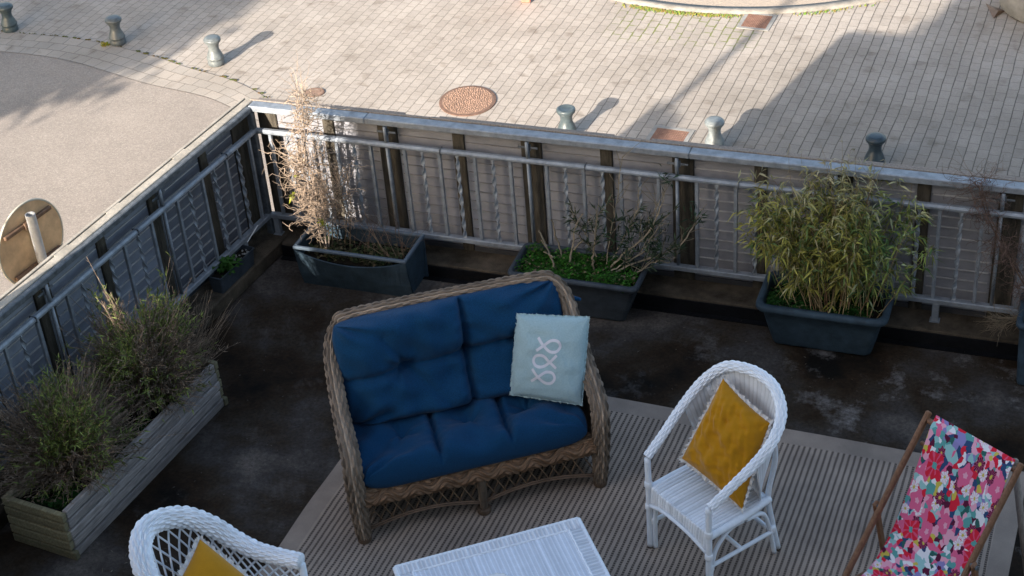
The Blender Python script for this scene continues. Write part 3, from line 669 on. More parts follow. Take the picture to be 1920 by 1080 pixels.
# front wall, bowed outwards and down at its lip
V = []
for i in range(n_ + 1):
    q = i / n_; x = x0 + (x1 - .0 - x0) * q; bow = .036 * math.sin(math.pi * min(1, q / .98)) ** .8; dip = .06 * (math.sin(math.pi * min(1, q * 1.05)) ** .7 if q < .95 else 0)
    for (yy, zz) in ((yf + .075, .0), (yf + .035 - bow * .3, .12), (yf - bow, H - .012 - dip), (yf - bow + .012, H - .012 - dip), (yf + .05, .12), (yf + .09, .0)): V.append((x, yy, zz))
mb.add(V, grid_faces(n_ + 1, 6).tolist())
mb.add([(x0, yf + .075, 0), (x0, yf, H), (x0, yb, H), (x0, yb + .01, 0), (x0 + .014, yf + .075, 0), (x0 + .014, yf, H), (x0 + .014, yb, H), (x0 + .014, yb + .01, 0)], [(0, 3, 2, 1), (4, 5, 6, 7), (0, 1, 5, 4), (2, 3, 7, 6)])
mb.add([(x1 - .03, yf + .075, 0), (x1, yf, H), (x1, yb, H), (x1 - .03, yb + .01, 0), (x1 - .044, yf + .075, 0), (x1 - .014, yf, H), (x1 - .014, yb, H), (x1 - .044, yb + .01, 0)], [(0, 1, 2, 3), (4, 7, 6, 5), (0, 4, 5, 1), (2, 6, 7, 3)])
mb.box(x0, x1, yb - .002, yb + .012, 0.004, H, bev=.002)
mb.build('tub', M['plastic'], t)
mb = MB(); mb.box(x0 - .006, x1 + .006, yf - .004, yf + .022, H - .012, H + .012, bev=.006); mb.box(x0 - .006, x1 + .006, yb - .006, yb + .018, H - .012, H + .012, bev=.006)
mb.box(x0 - .006, x0 + .02, yf + .022, yb - .006, H - .012, H + .0115, bev=.005); mb.box(x1 - .02, x1 + .006, yf + .022, yb - .006, H - .012, H + .0115, bev=.005); mb.build('rim', mat('planter_rim', (.085, .115, .15), .55, noise=.2, nscale=40), t)
mb = MB(); mb.box(x0 + .015, x1 - .045, yf + .045, yb - .003, .19, .235); mb.build('soil', M['soil'], t)
p2 = trough_planter(1.985, 2.885, -.475, -.075, 2.10, 2.75, -.345, -.13, .375, M['plastic2'], 'dark grey trough planter full of green weeds behind the blue sofa', soilz=.315)
p3 = trough_planter(3.645, 4.475, -.475, -.035, 3.74, 4.37, -.345, -.13, .375, M['plastic'], 'blue grey trough planter with rounded rim holding the bamboo', rim=.045, r=.075, soilz=.30)
p4 = trough_planter(5.225, 6.10, -.43, -.03, 5.27, 6.0, -.42, -.13, .46, M['plastic'], 'blue grey trough planter cut off by the right edge of the photo', soilz=.37)
p5 = trough_planter(-.62, -.20, -4.15, -3.35, -.58, -.24, -4.10, -3.42, .36, M['plastic'], 'dark blue trough planter at the lower left behind the wooden box', soilz=.3)
# small trough on the side ledge
t = thing('window_box', 'small grey window box on the side ledge under the railing', 'planter', (*LP(.60, -.052), .1135), -6.27)
rings = [ring(.095, .40, .012, 0), ring(.112, .42, .012, .12), ring(.124, .432, .012, .122), ring(.124, .432, .012, .132), ring(.108, .416, .01, .132), ring(.106, .414, .01, .095)]
V, F = loft(rings, True, True); mb = MB(); mb.add(V, F); mb.build('tub', M['plastic2'], t)
mb = MB(); V, F = loft([ring(.104, .41, .01, .096), ring(.104, .41, .01, .104)], True, True); mb.add(V, F); mb.build('soil', M['soil'], t)
lf = LF(); cx, cy = LP(.66, -.052)
for k in range(160):
    a = random.uniform(0, 6.28); r = random.gauss(0, .035); lf.add((cx + r * math.cos(a), cy - .0 + 1.3 * r * math.sin(a), .225 + random.uniform(-.01, .06)), (math.cos(a), math.sin(a), .3), (0, 0, 1), .045, .03, np.array((.05, .13, .025)) * random.uniform(.6, 1.4), .2)
pl_ = thing('seedling', 'small bright green seedling growing in the window box', 'plant', (0, 0, 0)); lf.build('leaves', M['leaf'], pl_)
tw = TW()
for k in range(8): P, _ = walk((cx, cy, .215), rv(.5) + np.array([0, 0, 1]), .06, 4, .1); tw.add(P, .002, .001, (.3, .5, .2))
tw.build('stem', M['twig'], pl_)
# white stones in the window box
mb = MB()
for k in range(22):
    c = LP(.47 + random.uniform(-.07, .09), -.052 + random.uniform(-.04, .04)); s_ = random.uniform(.006, .012); mb.lathe([(s_ * .4, 0), (s_, s_ * .5), (s_ * .5, s_)], 6, ctr=(c[0], c[1], .216))
o = mb.build('pebbles', M['concrete']); tag(o, 'pale pebbles on the soil of the window box', 'pebbles', kind='stuff')
# pale stick resting across the window box
mb = MB(); a = LP(.34, -.02); mb.tube([(a[0], a[1], .24), (a[0] + .05, a[1] + .10, .33)], .004, 6); o = mb.build('plant_label', mat('white_plastic', (.8, .8, .78), .4)); tag(o, 'thin white plant label stick above the window box', 'plant label')

# wooden box planter
ang2 = -6.7
t = thing('wooden_planter', 'long weathered plank planter box holding two brown and green shrubs', 'planter', (.430, -2.55, 0), ang2)
mb_s = []
BL = 1.475; BW = .445; H = .345; zc_ = [.0, .078, .156, .234]
for k, z in enumerate([.004, .073, .143, .213, .282]):
    tn = (.7, .95, 1.1, .9, 1.1)[k] + random.uniform(-.05, .05); off = (.012, .0, .008, .0, -.004)[k]
    wk = .056
    mb = MB(); mb.box(-.034 + off * .4, .0 + off * .4 + .012 * (4 - k) * 0, -BL / 2 - off, BL / 2 + off, z, z + wk, (tn * .95, tn * .93, tn), bev=.004); mb.build('plank', M['decking'], t)
    mb = MB(); mb.box(-BW, -BW + .034, -BL / 2, BL / 2, z, z + wk, (tn * .8, tn * .8, tn * .6), bev=.004); mb.build('plank', M['decking'], t)
    for s_ in (-1, 1):
        y0 = -BL / 2 - .036 if s_ < 0 else BL / 2 + .002
        mb = MB(); mb.box(-BW + .0, -.002 + (.02 if k == 0 else -.004 * (k % 2)), y0, y0 + .034, z, z + wk, (tn * .62, tn * .60, tn * .42), bev=.004); mb.build('plank', M['decking'], t)
mb = MB()
for s_ in (-1, 1): mb.box(-BW + .036, -.036, -BL / 2 + .001 if s_ < 0 else BL / 2 - .035, -BL / 2 + .035 if s_ < 0 else BL / 2 - .001, .02, .30, (.5, .5, .4))
mb.box(-BW + .036, -.036, -BL / 2 + .036, BL / 2 - .036, .05, .255, (.05, .045, .035)); mb.build('soil', M['soil'], t)

# ---- shrubs in the box: brown dry lower growth, green tips
def mound(loc, rad, h, n, label, seed):
    random.seed(seed); t = thing('heather_shrub', label, 'shrub', loc, group=None)
    tw = TW(); lf = LF()
    for k in range(n):
        a = random.uniform(0, 2 * math.pi); e = math.acos(random.uniform(.05, 1)) * .97; q = random.uniform(.72, 1.02) * (1 + .20 * math.sin(3 * a + seed) * math.sin(e * 2.2) + .12 * math.sin(5 * a + 2 * seed + e * 4)) * (1.0 if random.random() < .93 else 1.3)
        tgt = np.array([math.cos(a) * math.sin(e) * rad[0], math.sin(a) * math.sin(e) * rad[1], .05 + math.cos(e) * h]) * q
        P = [np.array([math.cos(a) * .04 * random.random(), math.sin(a) * .09 * random.random(), 0])]
        for j in range(1, 6):
            f_ = j / 5; P.append(P[0] * (1 - f_) + tgt * np.array([f_ ** 1.25, f_ ** 1.25, f_ ** .8]) + rv(.012))
        br = random.uniform(.5, 1.25); c = np.array([.98, .84, .74]) * br
        tw.add(P, .0024, .0011, c)
        green = random.random() < (.72 if (math.sin(a * 2 + seed) > .1 and e < .95) else .12)
        dd = P[-1] - P[-2]
        for j in range(15 if green else 10):
            i = random.choice([3, 4, 4, 5, 5]); 
            base = P[i - 1] + (P[i] - P[i - 1]) * random.random()
            d = dd / np.linalg.norm(dd) + rv(.55)
            if green: lf.add(base, d, rv(1), random.uniform(.03, .065), .009, np.array([.16, .20, .055]) * random.uniform(.4, 2.0), .1)
            else: lf.add(base, d, rv(1), random.uniform(.02, .04), .0045, np.array([.30, .235, .175]) * random.uniform(.4, 1.6), .05)
    tw.build('stems', M['twig'], t); lf.build('leaves', M['leaf'], t); return t
mound((.11, -2.86, .25), (.46, .46, ), .60, 1550, 'brown and green shrub filling the near end of the plank box', 3)
mound((.22, -2.12, .25), (.43, .46), .64, 1500, 'shrub with bright green tips in the far end of the plank box', 5)
# long dry grass at the far end
tw = TW(); t = thing('dry_grass', 'tuft of long pale dry grass leaning out of the far end of the plank box', 'grass')
for k in range(150):
    P, _ = walk((.36 + random.gauss(0, .05), -1.92 + random.gauss(0, .06), .26), (random.uniform(-.2, .55), random.uniform(.05, .7), .9), random.uniform(.28, .62), 7, .05, -.03); tw.add(P, .0016, .0007, np.array([.8, .72, .62]) * random.uniform(.5, 1.2))
tw.build('blades', M['twig'], t)
ground_cover('green_weeds', .02, .36, -3.22, -1.9, .258, 2600, [(.02, .07, .015), (.03, .09, .02)], 'dark green weeds on the soil of the plank box', .04, .01, .025, mask=lambda x, y: -.02 + (-y - 1.85) * -.11 + .02 < x < .47 + (y + 1.85) * .112)

# ---- dry shrub, planter 1
random.seed(11)
t = thing('dry_shrub', 'tall dead shrub of curly pale twigs in the corner planter', 'shrub')
tw = TW(); tips = []
stem = spline([(.60, -.30, .23), (.585, -.29, .45), (.545, -.27, .70), (.50, -.26, .90), (.535, -.25, 1.12), (.55, -.24, 1.42)], 30)
for o_ in (0, 1, 2, 3): tw.add(stem + rv(.008) + np.sin(np.linspace(0, 9, 30))[:, None] * np.array([.015, .012, 0]) * (o_ - 1.5), .007, .0025, (.75, .7, .68))
def curly(p, d, L, n=8, r=.0034):
    P, de = walk(p, d, L, n, .30, .04); c = np.array([1.25, 1.12, 1.0]) * random.uniform(.5, 1.3); tw.add(P, r, r * .45, c)
    return P, de
zone = [(.36, .56, .17, 44), (.56, .74, .20, 62), (.78, .93, .21, 50), (.95, 1.1, .06, 12), (1.12, 1.32, .14, 44), (1.33, 1.44, .13, 16)]
for z0, z1, rad, cnt in zone:
    for k in range(cnt):
        z = random.uniform(z0, z1); i = int(np.argmin(abs(stem[:, 2] - z))); p = stem[i] + rv(.02)
        a = random.uniform(0, 6.28); d = (math.cos(a) * 1.0 - .12, math.sin(a) * .8, random.uniform(-.25, .8))
        P, de = curly(p, d, rad * random.uniform(.6, 1.35))
        for j in range(4):
            q = random.randint(2, 8); P2, d2 = curly(P[q], de + rv(.8), rad * random.uniform(.25, .55), 6, .0023)
            if random.random() < .6: curly(P2[random.randint(2, 6)], d2 + rv(.8), rad * .3, 4, .0017)
for k in range(14): curly(stem[-1] + rv(.02), (random.uniform(-.4, .3), random.uniform(-.2, .3), 1), random.uniform(.15, .36), 9, .0018)
# second clump right of the stem, darker branches
for (px_, pz, L) in ((.70, .34, .7), (.76, .34, .62), (.80, .30, .55), (.66, .4, .75)):
    P, de = walk((px_ - .05, -.26, .25), (random.uniform(-.05, .12), .05, 1), L, 10, .07); tw.add(P, .005, .002, (.45, .38, .3))
    for k in range(26):
        i = random.randint(4, 10); P2, d2 = curly(P[i], rv(.8) + np.array([0, 0, .5]), random.uniform(.06, .18)); curly(P2[4], d2 + rv(.7), .07, 5, .0012)
tw.build('twigs', M['twig'], t)
lf = LF()
for (x, y, z) in ((.385, -.30, .66), (.395, -.30, .645), (.43, -.30, .80), (.62, -.36, .50), (.64, -.36, .48), (.60, -.35, .52)):
    for k in range(3): lf.add((x, y, z), rv(1), (0, 0, 1), .05, .035, np.array([.30, .33, .04]) * random.uniform(.7, 1.2), .3)
lf.build('leaves', M['leaf'], t)
tw = TW(); t = thing('dead_stems', 'thin dark dead stems standing in the right half of the corner planter', 'dead plant')
for k in range(22):
    x = random.uniform(.80, 1.20); branch(tw, (x, random.uniform(-.38, -.2), .235), (random.uniform(-.4, .3), random.uniform(-.2, .3), 1), random.uniform(.12, .30), .0022, 2, .12, (.45, .36, .32), 2, .5)
for k in range(5): P, _ = walk((1.12 + rng.normal() * .03, -.33, .24), (random.uniform(-1.2, -.4), random.uniform(-.1, .3), 1.1), .42, 8, .07); tw.add(P, .0028, .001, (.7, .62, .52))
tw.build('stems', M['twig'], t)
ground_cover('dull_weeds', .50, 1.18, -.42, -.18, .237, 900, [(.05, .07, .025), (.08, .075, .04), (.03, .05, .02)], 'dull green and brown weeds on the soil of the corner planter', .04, .012, .03)
ground_cover('green_weeds', 2.03, 2.84, -.435, -.12, .318, 7500, [(.03, .115, .012), (.045, .15, .018), (.025, .08, .012)], 'bright green weeds covering the dark grey trough behind the sofa', .055, .008, .02)
ground_cover('green_weeds', 3.70, 4.36, -.425, -.08, .305, 5200, [(.02, .075, .014), (.03, .095, .018)], 'green clover like weeds round the foot of the bamboo', .045, .007, .018)

# ---- woody shrub, planter 2
random.seed(21); rng = np.random.default_rng(21)
t = thing('woody_shrub', 'half bare woody shrub with narrow dark leaves leaning right out of the weedy trough', 'shrub')
tw = TW(); lf = LF()
def stemline(P, r0, r1, c): S_ = spline(P, 18); tw.add(S_ + rng.normal(0, .004, S_.shape), r0 * 1.1, r1 * 1.25, c); return S_
cB = np.array([.95, .92, .78])
main = [([(2.52, -.25, .33), (2.53, -.24, .5), (2.55, -.2, .72)], .009), ([(2.62, -.24, .33), (2.72, -.2, .45), (2.88, -.18, .62), (2.98, -.15, .85)], .008),
        ([(2.66, -.26, .33), (2.84, -.22, .43), (3.05, -.18, .52), (3.18, -.16, .70), (3.20, -.14, .78)], .008), ([(2.60, -.22, .33), (2.62, -.16, .55), (2.66, -.1, .80), (2.69, -.06, 1.10)], .004),
        ([(2.68, -.3, .34), (2.80, -.30, .36), (2.93, -.26, .46), (3.05, -.25, .47)], .007), ([(2.60, -.3, .33), (2.72, -.3, .42), (2.86, -.24, .52), (2.96, -.2, .70)], .007), ([(2.7, -.2, .33), (2.80, -.12, .5), (2.90, -.10, .72), (2.98, -.08, .9)], .005),
        ([(2.56, -.2, .33), (2.46, -.14, .5), (2.36, -.1, .62)], .005), ([(2.64, -.2, .4), (2.78, -.1, .7), (2.80, -.08, .86)], .005)]
for P, r in main:
    S_ = stemline(P, r, r * .5, cB * random.uniform(.7, 1.1))
    for k in range(14):
        i = random.randint(5, 17); d = (S_[i] - S_[i - 1]) / np.linalg.norm(S_[i] - S_[i - 1]) + rv(.55); d[2] = abs(d[2]) + .2
        P2, de = walk(S_[i], d, random.uniform(.06, .2), 6, .1); tw.add(P2, .0028, .0014, cB * random.uniform(.6, 1))
        if random.random() < (.9 if P2[-1][2] < .70 else .12):
            for j in range(10 if P2[-1][2] < .8 else 6):
                q = P2[random.randint(2, 6)]; lf.add(q, de + rv(.65), rv(1), random.uniform(.05, .085), .011, np.array([.035, .052, .030]) * random.uniform(.6, 2.2), .1)
for (x, y, z) in ((3.0, -.07, .98), (3.20, -.15, .80), (2.62, -.2, .58), (2.75, -.2, .60), (2.85, -.15, .56), (2.68, -.2, .5), (2.80, -.2, .48), (2.95, -.2, .55)):
    for j in range(22): lf.add((x, y, z) + rv(.03), rv(1) + np.array([0, 0, .5]), rv(1), random.uniform(.05, .09), .011, np.array([.02, .042, .022]) * random.uniform(.6, 2.2), .15)
tw.build('branches', M['twig'], t); lf.build('leaves', M['leaf'], t)
t = thing('cut_shrub', 'small cut back shrub of bare forked stubs at the left end of the weedy trough', 'shrub')
tw = TW(); rng = np.random.default_rng(5)
for P in ([(2.28, -.33, .32), (2.24, -.28, .42), (2.16, -.22, .50)], [(2.27, -.27, .40), (2.20, -.3, .46)], [(2.35, -.28, .32), (2.38, -.22, .48), (2.39, -.18, .60), (2.43, -.15, .70)], [(2.385, -.23, .46), (2.44, -.2, .52)], [(2.20, -.24, .46), (2.14, -.2, .56)], [(2.31, -.22, .33), (2.25, -.15, .45), (2.2, -.12, .6)]):
    S_ = spline(P, 12); tw.add(S_ + rng.normal(0, .003, S_.shape), .009, .005, cB * random.uniform(.7, 1))
tw.build('branches', M['twig'], t)

# ---- bamboo
random.seed(31); rng = np.random.default_rng(31)
t = thing('bamboo', 'dense leafy yellow green bamboo in the blue grey trough in front of the fence', 'bamboo')
tw = TW(); lf = LF()
def bcol(z, x):
    f_ = random.random(); dry = max(0, min(1, (z - 1.02) / .25))
    g = np.array([.33, .31, .07]) if f_ < .58 else (np.array([.12, .18, .055]) if f_ < .82 else np.array([.42, .38, .20]))
    if x > 4.28: g = g * np.array([.66, .85, .95])
    return (g * (1 - dry) + np.array([.38, .34, .22]) * dry) * random.uniform(.5, 1.45)
for k in range(72):
    bx = min(4.38, max(3.86, random.gauss(4.13, .12))); by = random.uniform(-.40, -.13)
    L = random.uniform(.60, .93)
    lean = (bx - 4.14) * 1.0; P, de = walk((bx, by, .305), (lean + random.gauss(-.03, .11), random.gauss(.04, .12), 1), L, 14, .035)
    P[:, 0] += np.linspace(0, 1, 15) ** 2 * (lean * .10 + random.gauss(-.045, .085))
    tw.add(P, .0038, .0013, np.array([1.1, .95, .6]) * random.uniform(.5, 1.05) if random.random() < .7 else np.array([.6, .38, .25]))
    for j in range(23):
        i = random.randint(3 if random.random() < .3 else 6, 14)
        if i < 6 and random.random() < .5: continue
        d = rv(.8) + np.array([0, 0, .4]); P2, d2 = walk(P[i], d, random.uniform(.04, .14), 4, .15, -.05); tw.add(P2, .0011, .0007, (.7, .66, .36))
        for q in range(random.randint(3, 5)): 
            w_ = P2[random.randint(2, 4)]; lf.add(w_, d2 + rv(.7) + np.array([0, 0, -.25]), rv(1) + np.array([0, 0, 1]), random.uniform(.05, .098), random.uniform(.009, .0145), bcol(w_[2], w_[0]), random.uniform(.1, .5))
for k in range(7):   # wisps standing above the rail
    bx = random.uniform(3.8, 4.4); P, de = walk((bx, -.25, .9), (random.gauss(.05, .3), random.gauss(0, .15), 1), random.uniform(.45, .68), 12, .07); tw.add(P, .0016, .0008, (.7, .62, .45))
    for j in range(14): 
        i = random.randint(5, 12); lf.add(P[i], rv(1), rv(1) + np.array([0, 0, 1]), random.uniform(.03, .055), .006, np.array([.30, .27, .18]) * random.uniform(.6, 1.3), .4)
for (x, z) in ((3.56, .65), (3.60, .66), (4.66, .98), (4.62, .82), (4.52, .40), (4.56, .44), (3.62, 1.0)):
    P, de = walk((x + (.12 if x < 4 else -.16), -.22, z + .02), (-1 if x < 4 else 1, 0, .0), .16, 5, .1); tw.add(P, .0013, .0008, (.7, .66, .36))
    for j in range(12): lf.add(P[random.randint(2, 5)], de + rv(.7), rv(1) + np.array([0, 0, 1]), .07, .011, bcol(.7, 4.0), .3)
tw.build('culms', M['twig'], t); lf.build('leaves', M['leaf'], t)
# ---- dry climber at the right
random.seed(41); rng = np.random.default_rng(41)
t = thing('dry_climber', 'leafless reddish brown climber on the fence at the right edge', 'climber')
tw = TW()
trunk = spline([(5.40, -.2, .38), (5.26, -.16, .55), (5.10, -.10, .78), (4.98, -.08, .98), (4.90, -.06, 1.2)], 30); tw.add(trunk, .009, .003, (.42, .32, .28)); tw.add(trunk + np.array([.02, .01, -.01]), .006, .002, (.5, .4, .36))
for k in range(210):
    i = random.randint(4, 29); P, de = walk(trunk[i] + rv(.03), rv(1) * np.array([1, .35, 1]), random.uniform(.08, .24), 9, .38); c = np.array([.52, .40, .38]) * random.uniform(.5, 1.2); tw.add(P, .002, .0009, c)
    for j in range(3): P2, _ = walk(P[random.randint(3, 9)], de + rv(.9), random.uniform(.04, .1), 6, .4); tw.add(P2, .0012, .0007, c)
for k in range(10): P, _ = walk(trunk[-2], (random.uniform(-1, -.1), 0, random.uniform(-.1, .6)), random.uniform(.2, .45), 10, .22, -.03); tw.add(P, .0013, .0007, (.55, .42, .38))
for k in range(12): branch(tw, (5.28, -.25, .40), (-1, random.uniform(-.6, .3), random.uniform(-.35, .1)), random.uniform(.12, .2), .003, 2, .15, (.75, .68, .55), 3, .5)
tw.build('branches', M['twig'], t)

# ================================================================= RUG
def rug_mat():
    m = bpy.data.materials.new('rug'); m.use_nodes = True; n, l = nodes(m); b = n['Principled BSDF']; b.inputs['Roughness'].default_value = 1; b.inputs['Specular IOR Level'].default_value = .1
    tc = n.new('ShaderNodeTexCoord').outputs['UV']; s = n.new('ShaderNodeSeparateXYZ'); l.new(tc, s.inputs[0])
    def M_(op, a, b_=None, c_=None):
        k = n.new('ShaderNodeMath'); k.operation = op
        for q, v in enumerate((a, b_, c_)):
            if v is None: continue
            if isinstance(v, (int, float)): k.inputs[q].default_value = v
            else: l.new(v, k.inputs[q])
        return k.outputs[0]
    wn = noise_n(n, l, tc, 14, 3); xw = M_('ADD', M_('MULTIPLY_ADD', wn, .007, s.outputs[0]), M_('MULTIPLY', noise_n(n, l, tc, 1.3, 1), .022))
    fx = M_('FRACT', M_('MULTIPLY', xw, 1 / .0335)); fy = M_('FRACT', M_('MULTIPLY', s.outputs[1], 1 / .0175))
    inx = M_('LESS_THAN', M_('ABSOLUTE', M_('SUBTRACT', fx, .5)), .19); iny = M_('LESS_THAN', M_('ABSOLUTE', M_('SUBTRACT', fy, .5)), .33)
    cell = M_('MULTIPLY', inx, iny)
    inx2 = M_('LESS_THAN', M_('ABSOLUTE', M_('SUBTRACT', fx, .5)), .23); 
    c = mix(n, l, inx2, (.355, .295, .25), (.265, .22, .185)); c = mix(n, l, cell, c, (.082, .069, .062))
    # plain border
    a1 = M_('GREATER_THAN', s.outputs[0], .115); a2 = M_('LESS_THAN', s.outputs[0], 3.80); a3 = M_('GREATER_THAN', s.outputs[1], .14); fld = M_('MULTIPLY', M_('MULTIPLY', a1, a2), a3)
    c = mix(n, l, fld, (.29, .245, .21), c)
    r1 = ramp(n, [(.3, (.72, .72, .72)), (.7, (1.25, 1.25, 1.25))]); l.new(noise_n(n, l, tc, 260, 3, .7), r1.inputs[0]); c = mix(n, l, 1.0, c, r1.outputs[0], 'MULTIPLY')
    r2 = ramp(n, [(.34, (.72, .71, .71)), (.66, (1.15, 1.12, 1.09))]); l.new(noise_n(n, l, tc, 2.2, 7, .65), r2.inputs[0]); c = mix(n, l, 1.0, c, r2.outputs[0], 'MULTIPLY')
    l.new(c, b.inputs['Base Color'])
    bp = n.new('ShaderNodeBump'); bp.inputs['Strength'].default_value = .6; bp.inputs['Distance'].default_value = .004; l.new(M_('SUBTRACT', 1.0, M_('MULTIPLY', cell, fld)), bp.inputs['Height']); l.new(bp.outputs[0], b.inputs['Normal']); return m
nx, ny = 60, 60; Wd, Ld = 3.915, 3.3
V = []; UV = []
for i in range(nx + 1):
    for j in range(ny + 1):
        x = Wd * i / nx; y = Ld * j / ny; wob = .003 * math.sin(y * 7.0 + 1) * max(0, 1 - x * 3) + .003 * math.sin(x * 5)
        e = min(i, nx - i, j) ; z = .0085 if e > 0 else .001
        z += .004 * max(0, math.sin(y * 5.1)) * max(0, 1 - x * 2.5)
        V.append((x + wob * (1 if x < 1 else 0), -y + wob * .5, z)); UV.append((x, y))
rug = mesh_obj('outdoor_rug', V, grid_faces(nx + 1, ny + 1), rug_mat(), uv=UV, smooth=True); rug.location = (1.50, -1.075, .0); rug.rotation_euler = (0, 0, R(-2.1))
rug.data.flip_normals(); tag(rug, 'brown and grey striped woven outdoor rug under the seats', 'rug')

# ================================================================= WICKER
def wicker_tube(P, r, strands=10, period=.045, depth=.22, step=.006, flat=1.0, mat_=None, name='x', parent=None, base=(1, 1, 1), var=.25, amp_w=.03, up=None):
    """tube whose surface is woven: strands run along the tube and bob over and under hidden stakes"""
    L = np.linalg.norm(np.diff(np.asarray(P, float), axis=0), axis=1).sum() * 1.05; n = max(8, int(L / step)); Q = spline(P, n)
    Q, T, N, B = frames(Q)
    if up is not None:
        U = np.tile(np.asarray(up, float), (n, 1)); N = np.cross(U, T); N /= np.linalg.norm(N, axis=1)[:, None]; B = np.cross(T, N)
    r = np.broadcast_to(np.interp(np.linspace(0, 1, n), np.linspace(0, 1, len(np.atleast_1d(r))), np.atleast_1d(r)), (n,))
    m_ = strands * 5; th = np.arange(m_) / m_ * 2 * math.pi; s_ = np.linspace(0, L, n)
    sid = np.floor(np.arange(m_) / 5).astype(int); prof_ = np.sqrt(np.clip(1 - (((np.arange(m_) % 5) - 2) / 2.6) ** 2, 0, 1))
    ph = (sid % 2) * math.pi; wave = np.sin(s_[:, None] / period * math.pi + ph[None, :])
    swirl = amp_w * np.sin(s_ / (period * 2) * math.pi)[:, None]
    h = r[:, None] * (1 - depth + depth * (.45 * prof_[None, :] + .55 * prof_[None, :] * (.5 + .5 * wave)))
    ang_ = th[None, :] + swirl
    V = Q[:, None, :] + (h * np.cos(ang_))[:, :, None] * N[:, None, :] * flat + (h * np.sin(ang_))[:, :, None] * B[:, None, :]
    tone = 1 + var * rng.normal(0, 1, strands)[sid][None, :] * np.ones((n, 1)); seg_ = np.floor(s_ / (period * 3)).astype(int); tone = tone * (1 + .5 * var * rng.normal(0, 1, (seg_.max() + 1, strands))[seg_][:, sid])
    C = np.clip(tone, .35, 1.8)[:, :, None] * np.asarray(base)[None, None, :]
    F = grid_faces(n, m_, True); V = V.reshape(-1, 3); k = len(V); V = np.vstack([V, Q[:1], Q[-1:]]); C = np.vstack([C.reshape(-1, 3), C.reshape(-1, 3)[:1], C.reshape(-1, 3)[-1:]])
    j = np.arange(m_); j2 = (j + 1) % m_
    F = np.vstack([F, np.stack([j, np.full(m_, k), np.full(m_, k), j2], 1)[:0]]).tolist() + [(int(a), k, int(b)) for a, b in zip(j, j2)] + [(int((n - 1) * m_ + b), k + 1, int((n - 1) * m_ + a)) for a, b in zip(j, j2)]
    return V, F, C
def wt(name, P, r, parent, m_, **kw):
    V, F, C = wicker_tube(P, r, **kw); return mesh_obj(name, V, F, m_, parent, C, smooth=True)
def woven_sheet(name, fn, nu, nv, parent, m_, rib=.03, Lu=.5, Lv=.5, amp=.004, rowp=.008, base=(1, 1, 1), var=.06, thick=.008, ridge=False):
    """sheet fn(u,v)->point; ribs run along v (spaced rib in u), thin rows cross them"""
    u = np.linspace(0, 1, nu); v = np.linspace(0, 1, nv); Uu, Vv = np.meshgrid(u, v, indexing='ij')
    P = fn(Uu, Vv); du = np.gradient(P, axis=0); dv = np.gradient(P, axis=1); Nn = np.cross(du, dv); Nn /= np.linalg.norm(Nn, axis=2)[:, :, None] + 1e-12
    ribp = Uu * Lu / rib; rows = Vv * Lv / rowp
    ribh = np.abs(np.sin(ribp * math.pi)) ** (.6 if not ridge else 5); sgn = np.where(np.floor(ribp).astype(int) % 2 == 0, 0, math.pi)
    h = amp * (ribh + .5 * np.sin(rows * math.pi * 2 + sgn))
    tone = 1 + var * rng.normal(0, 1, (int(ribp.max()) + 2,))[np.floor(ribp).astype(int)]; gap = np.where(ribh < .55, .84, 1.0) * (1 + .05 * np.sin(rows * math.pi * 2 + sgn))
    C = (tone * gap)[:, :, None] * np.asarray(base)[None, None]
    top = P + Nn * h[:, :, None]; V = np.vstack([top.reshape(-1, 3), (P - Nn * thick).reshape(-1, 3)]); F = grid_faces(nu, nv); n_ = nu * nv
    F = np.vstack([F, F[:, ::-1] + n_])
    e = []
    for i in range(nu - 1): e.append((i * nv, (i + 1) * nv, (i + 1) * nv + n_, i * nv + n_)); e.append(((i + 1) * nv + nv - 1, i * nv + nv - 1, i * nv + nv - 1 + n_, (i + 1) * nv + nv - 1 + n_))
    for j in range(nv - 1): e.append((j + 1, j, j + n_, j + 1 + n_)); b0 = (nu - 1) * nv; e.append((b0 + j, b0 + j + 1, b0 + j + 1 + n_, b0 + j + n_))
    F = np.vstack([F, np.array(e)])
    return mesh_obj(name, V, F, m_, parent, np.vstack([C.reshape(-1, 3), C.reshape(-1, 3)]), smooth=True)

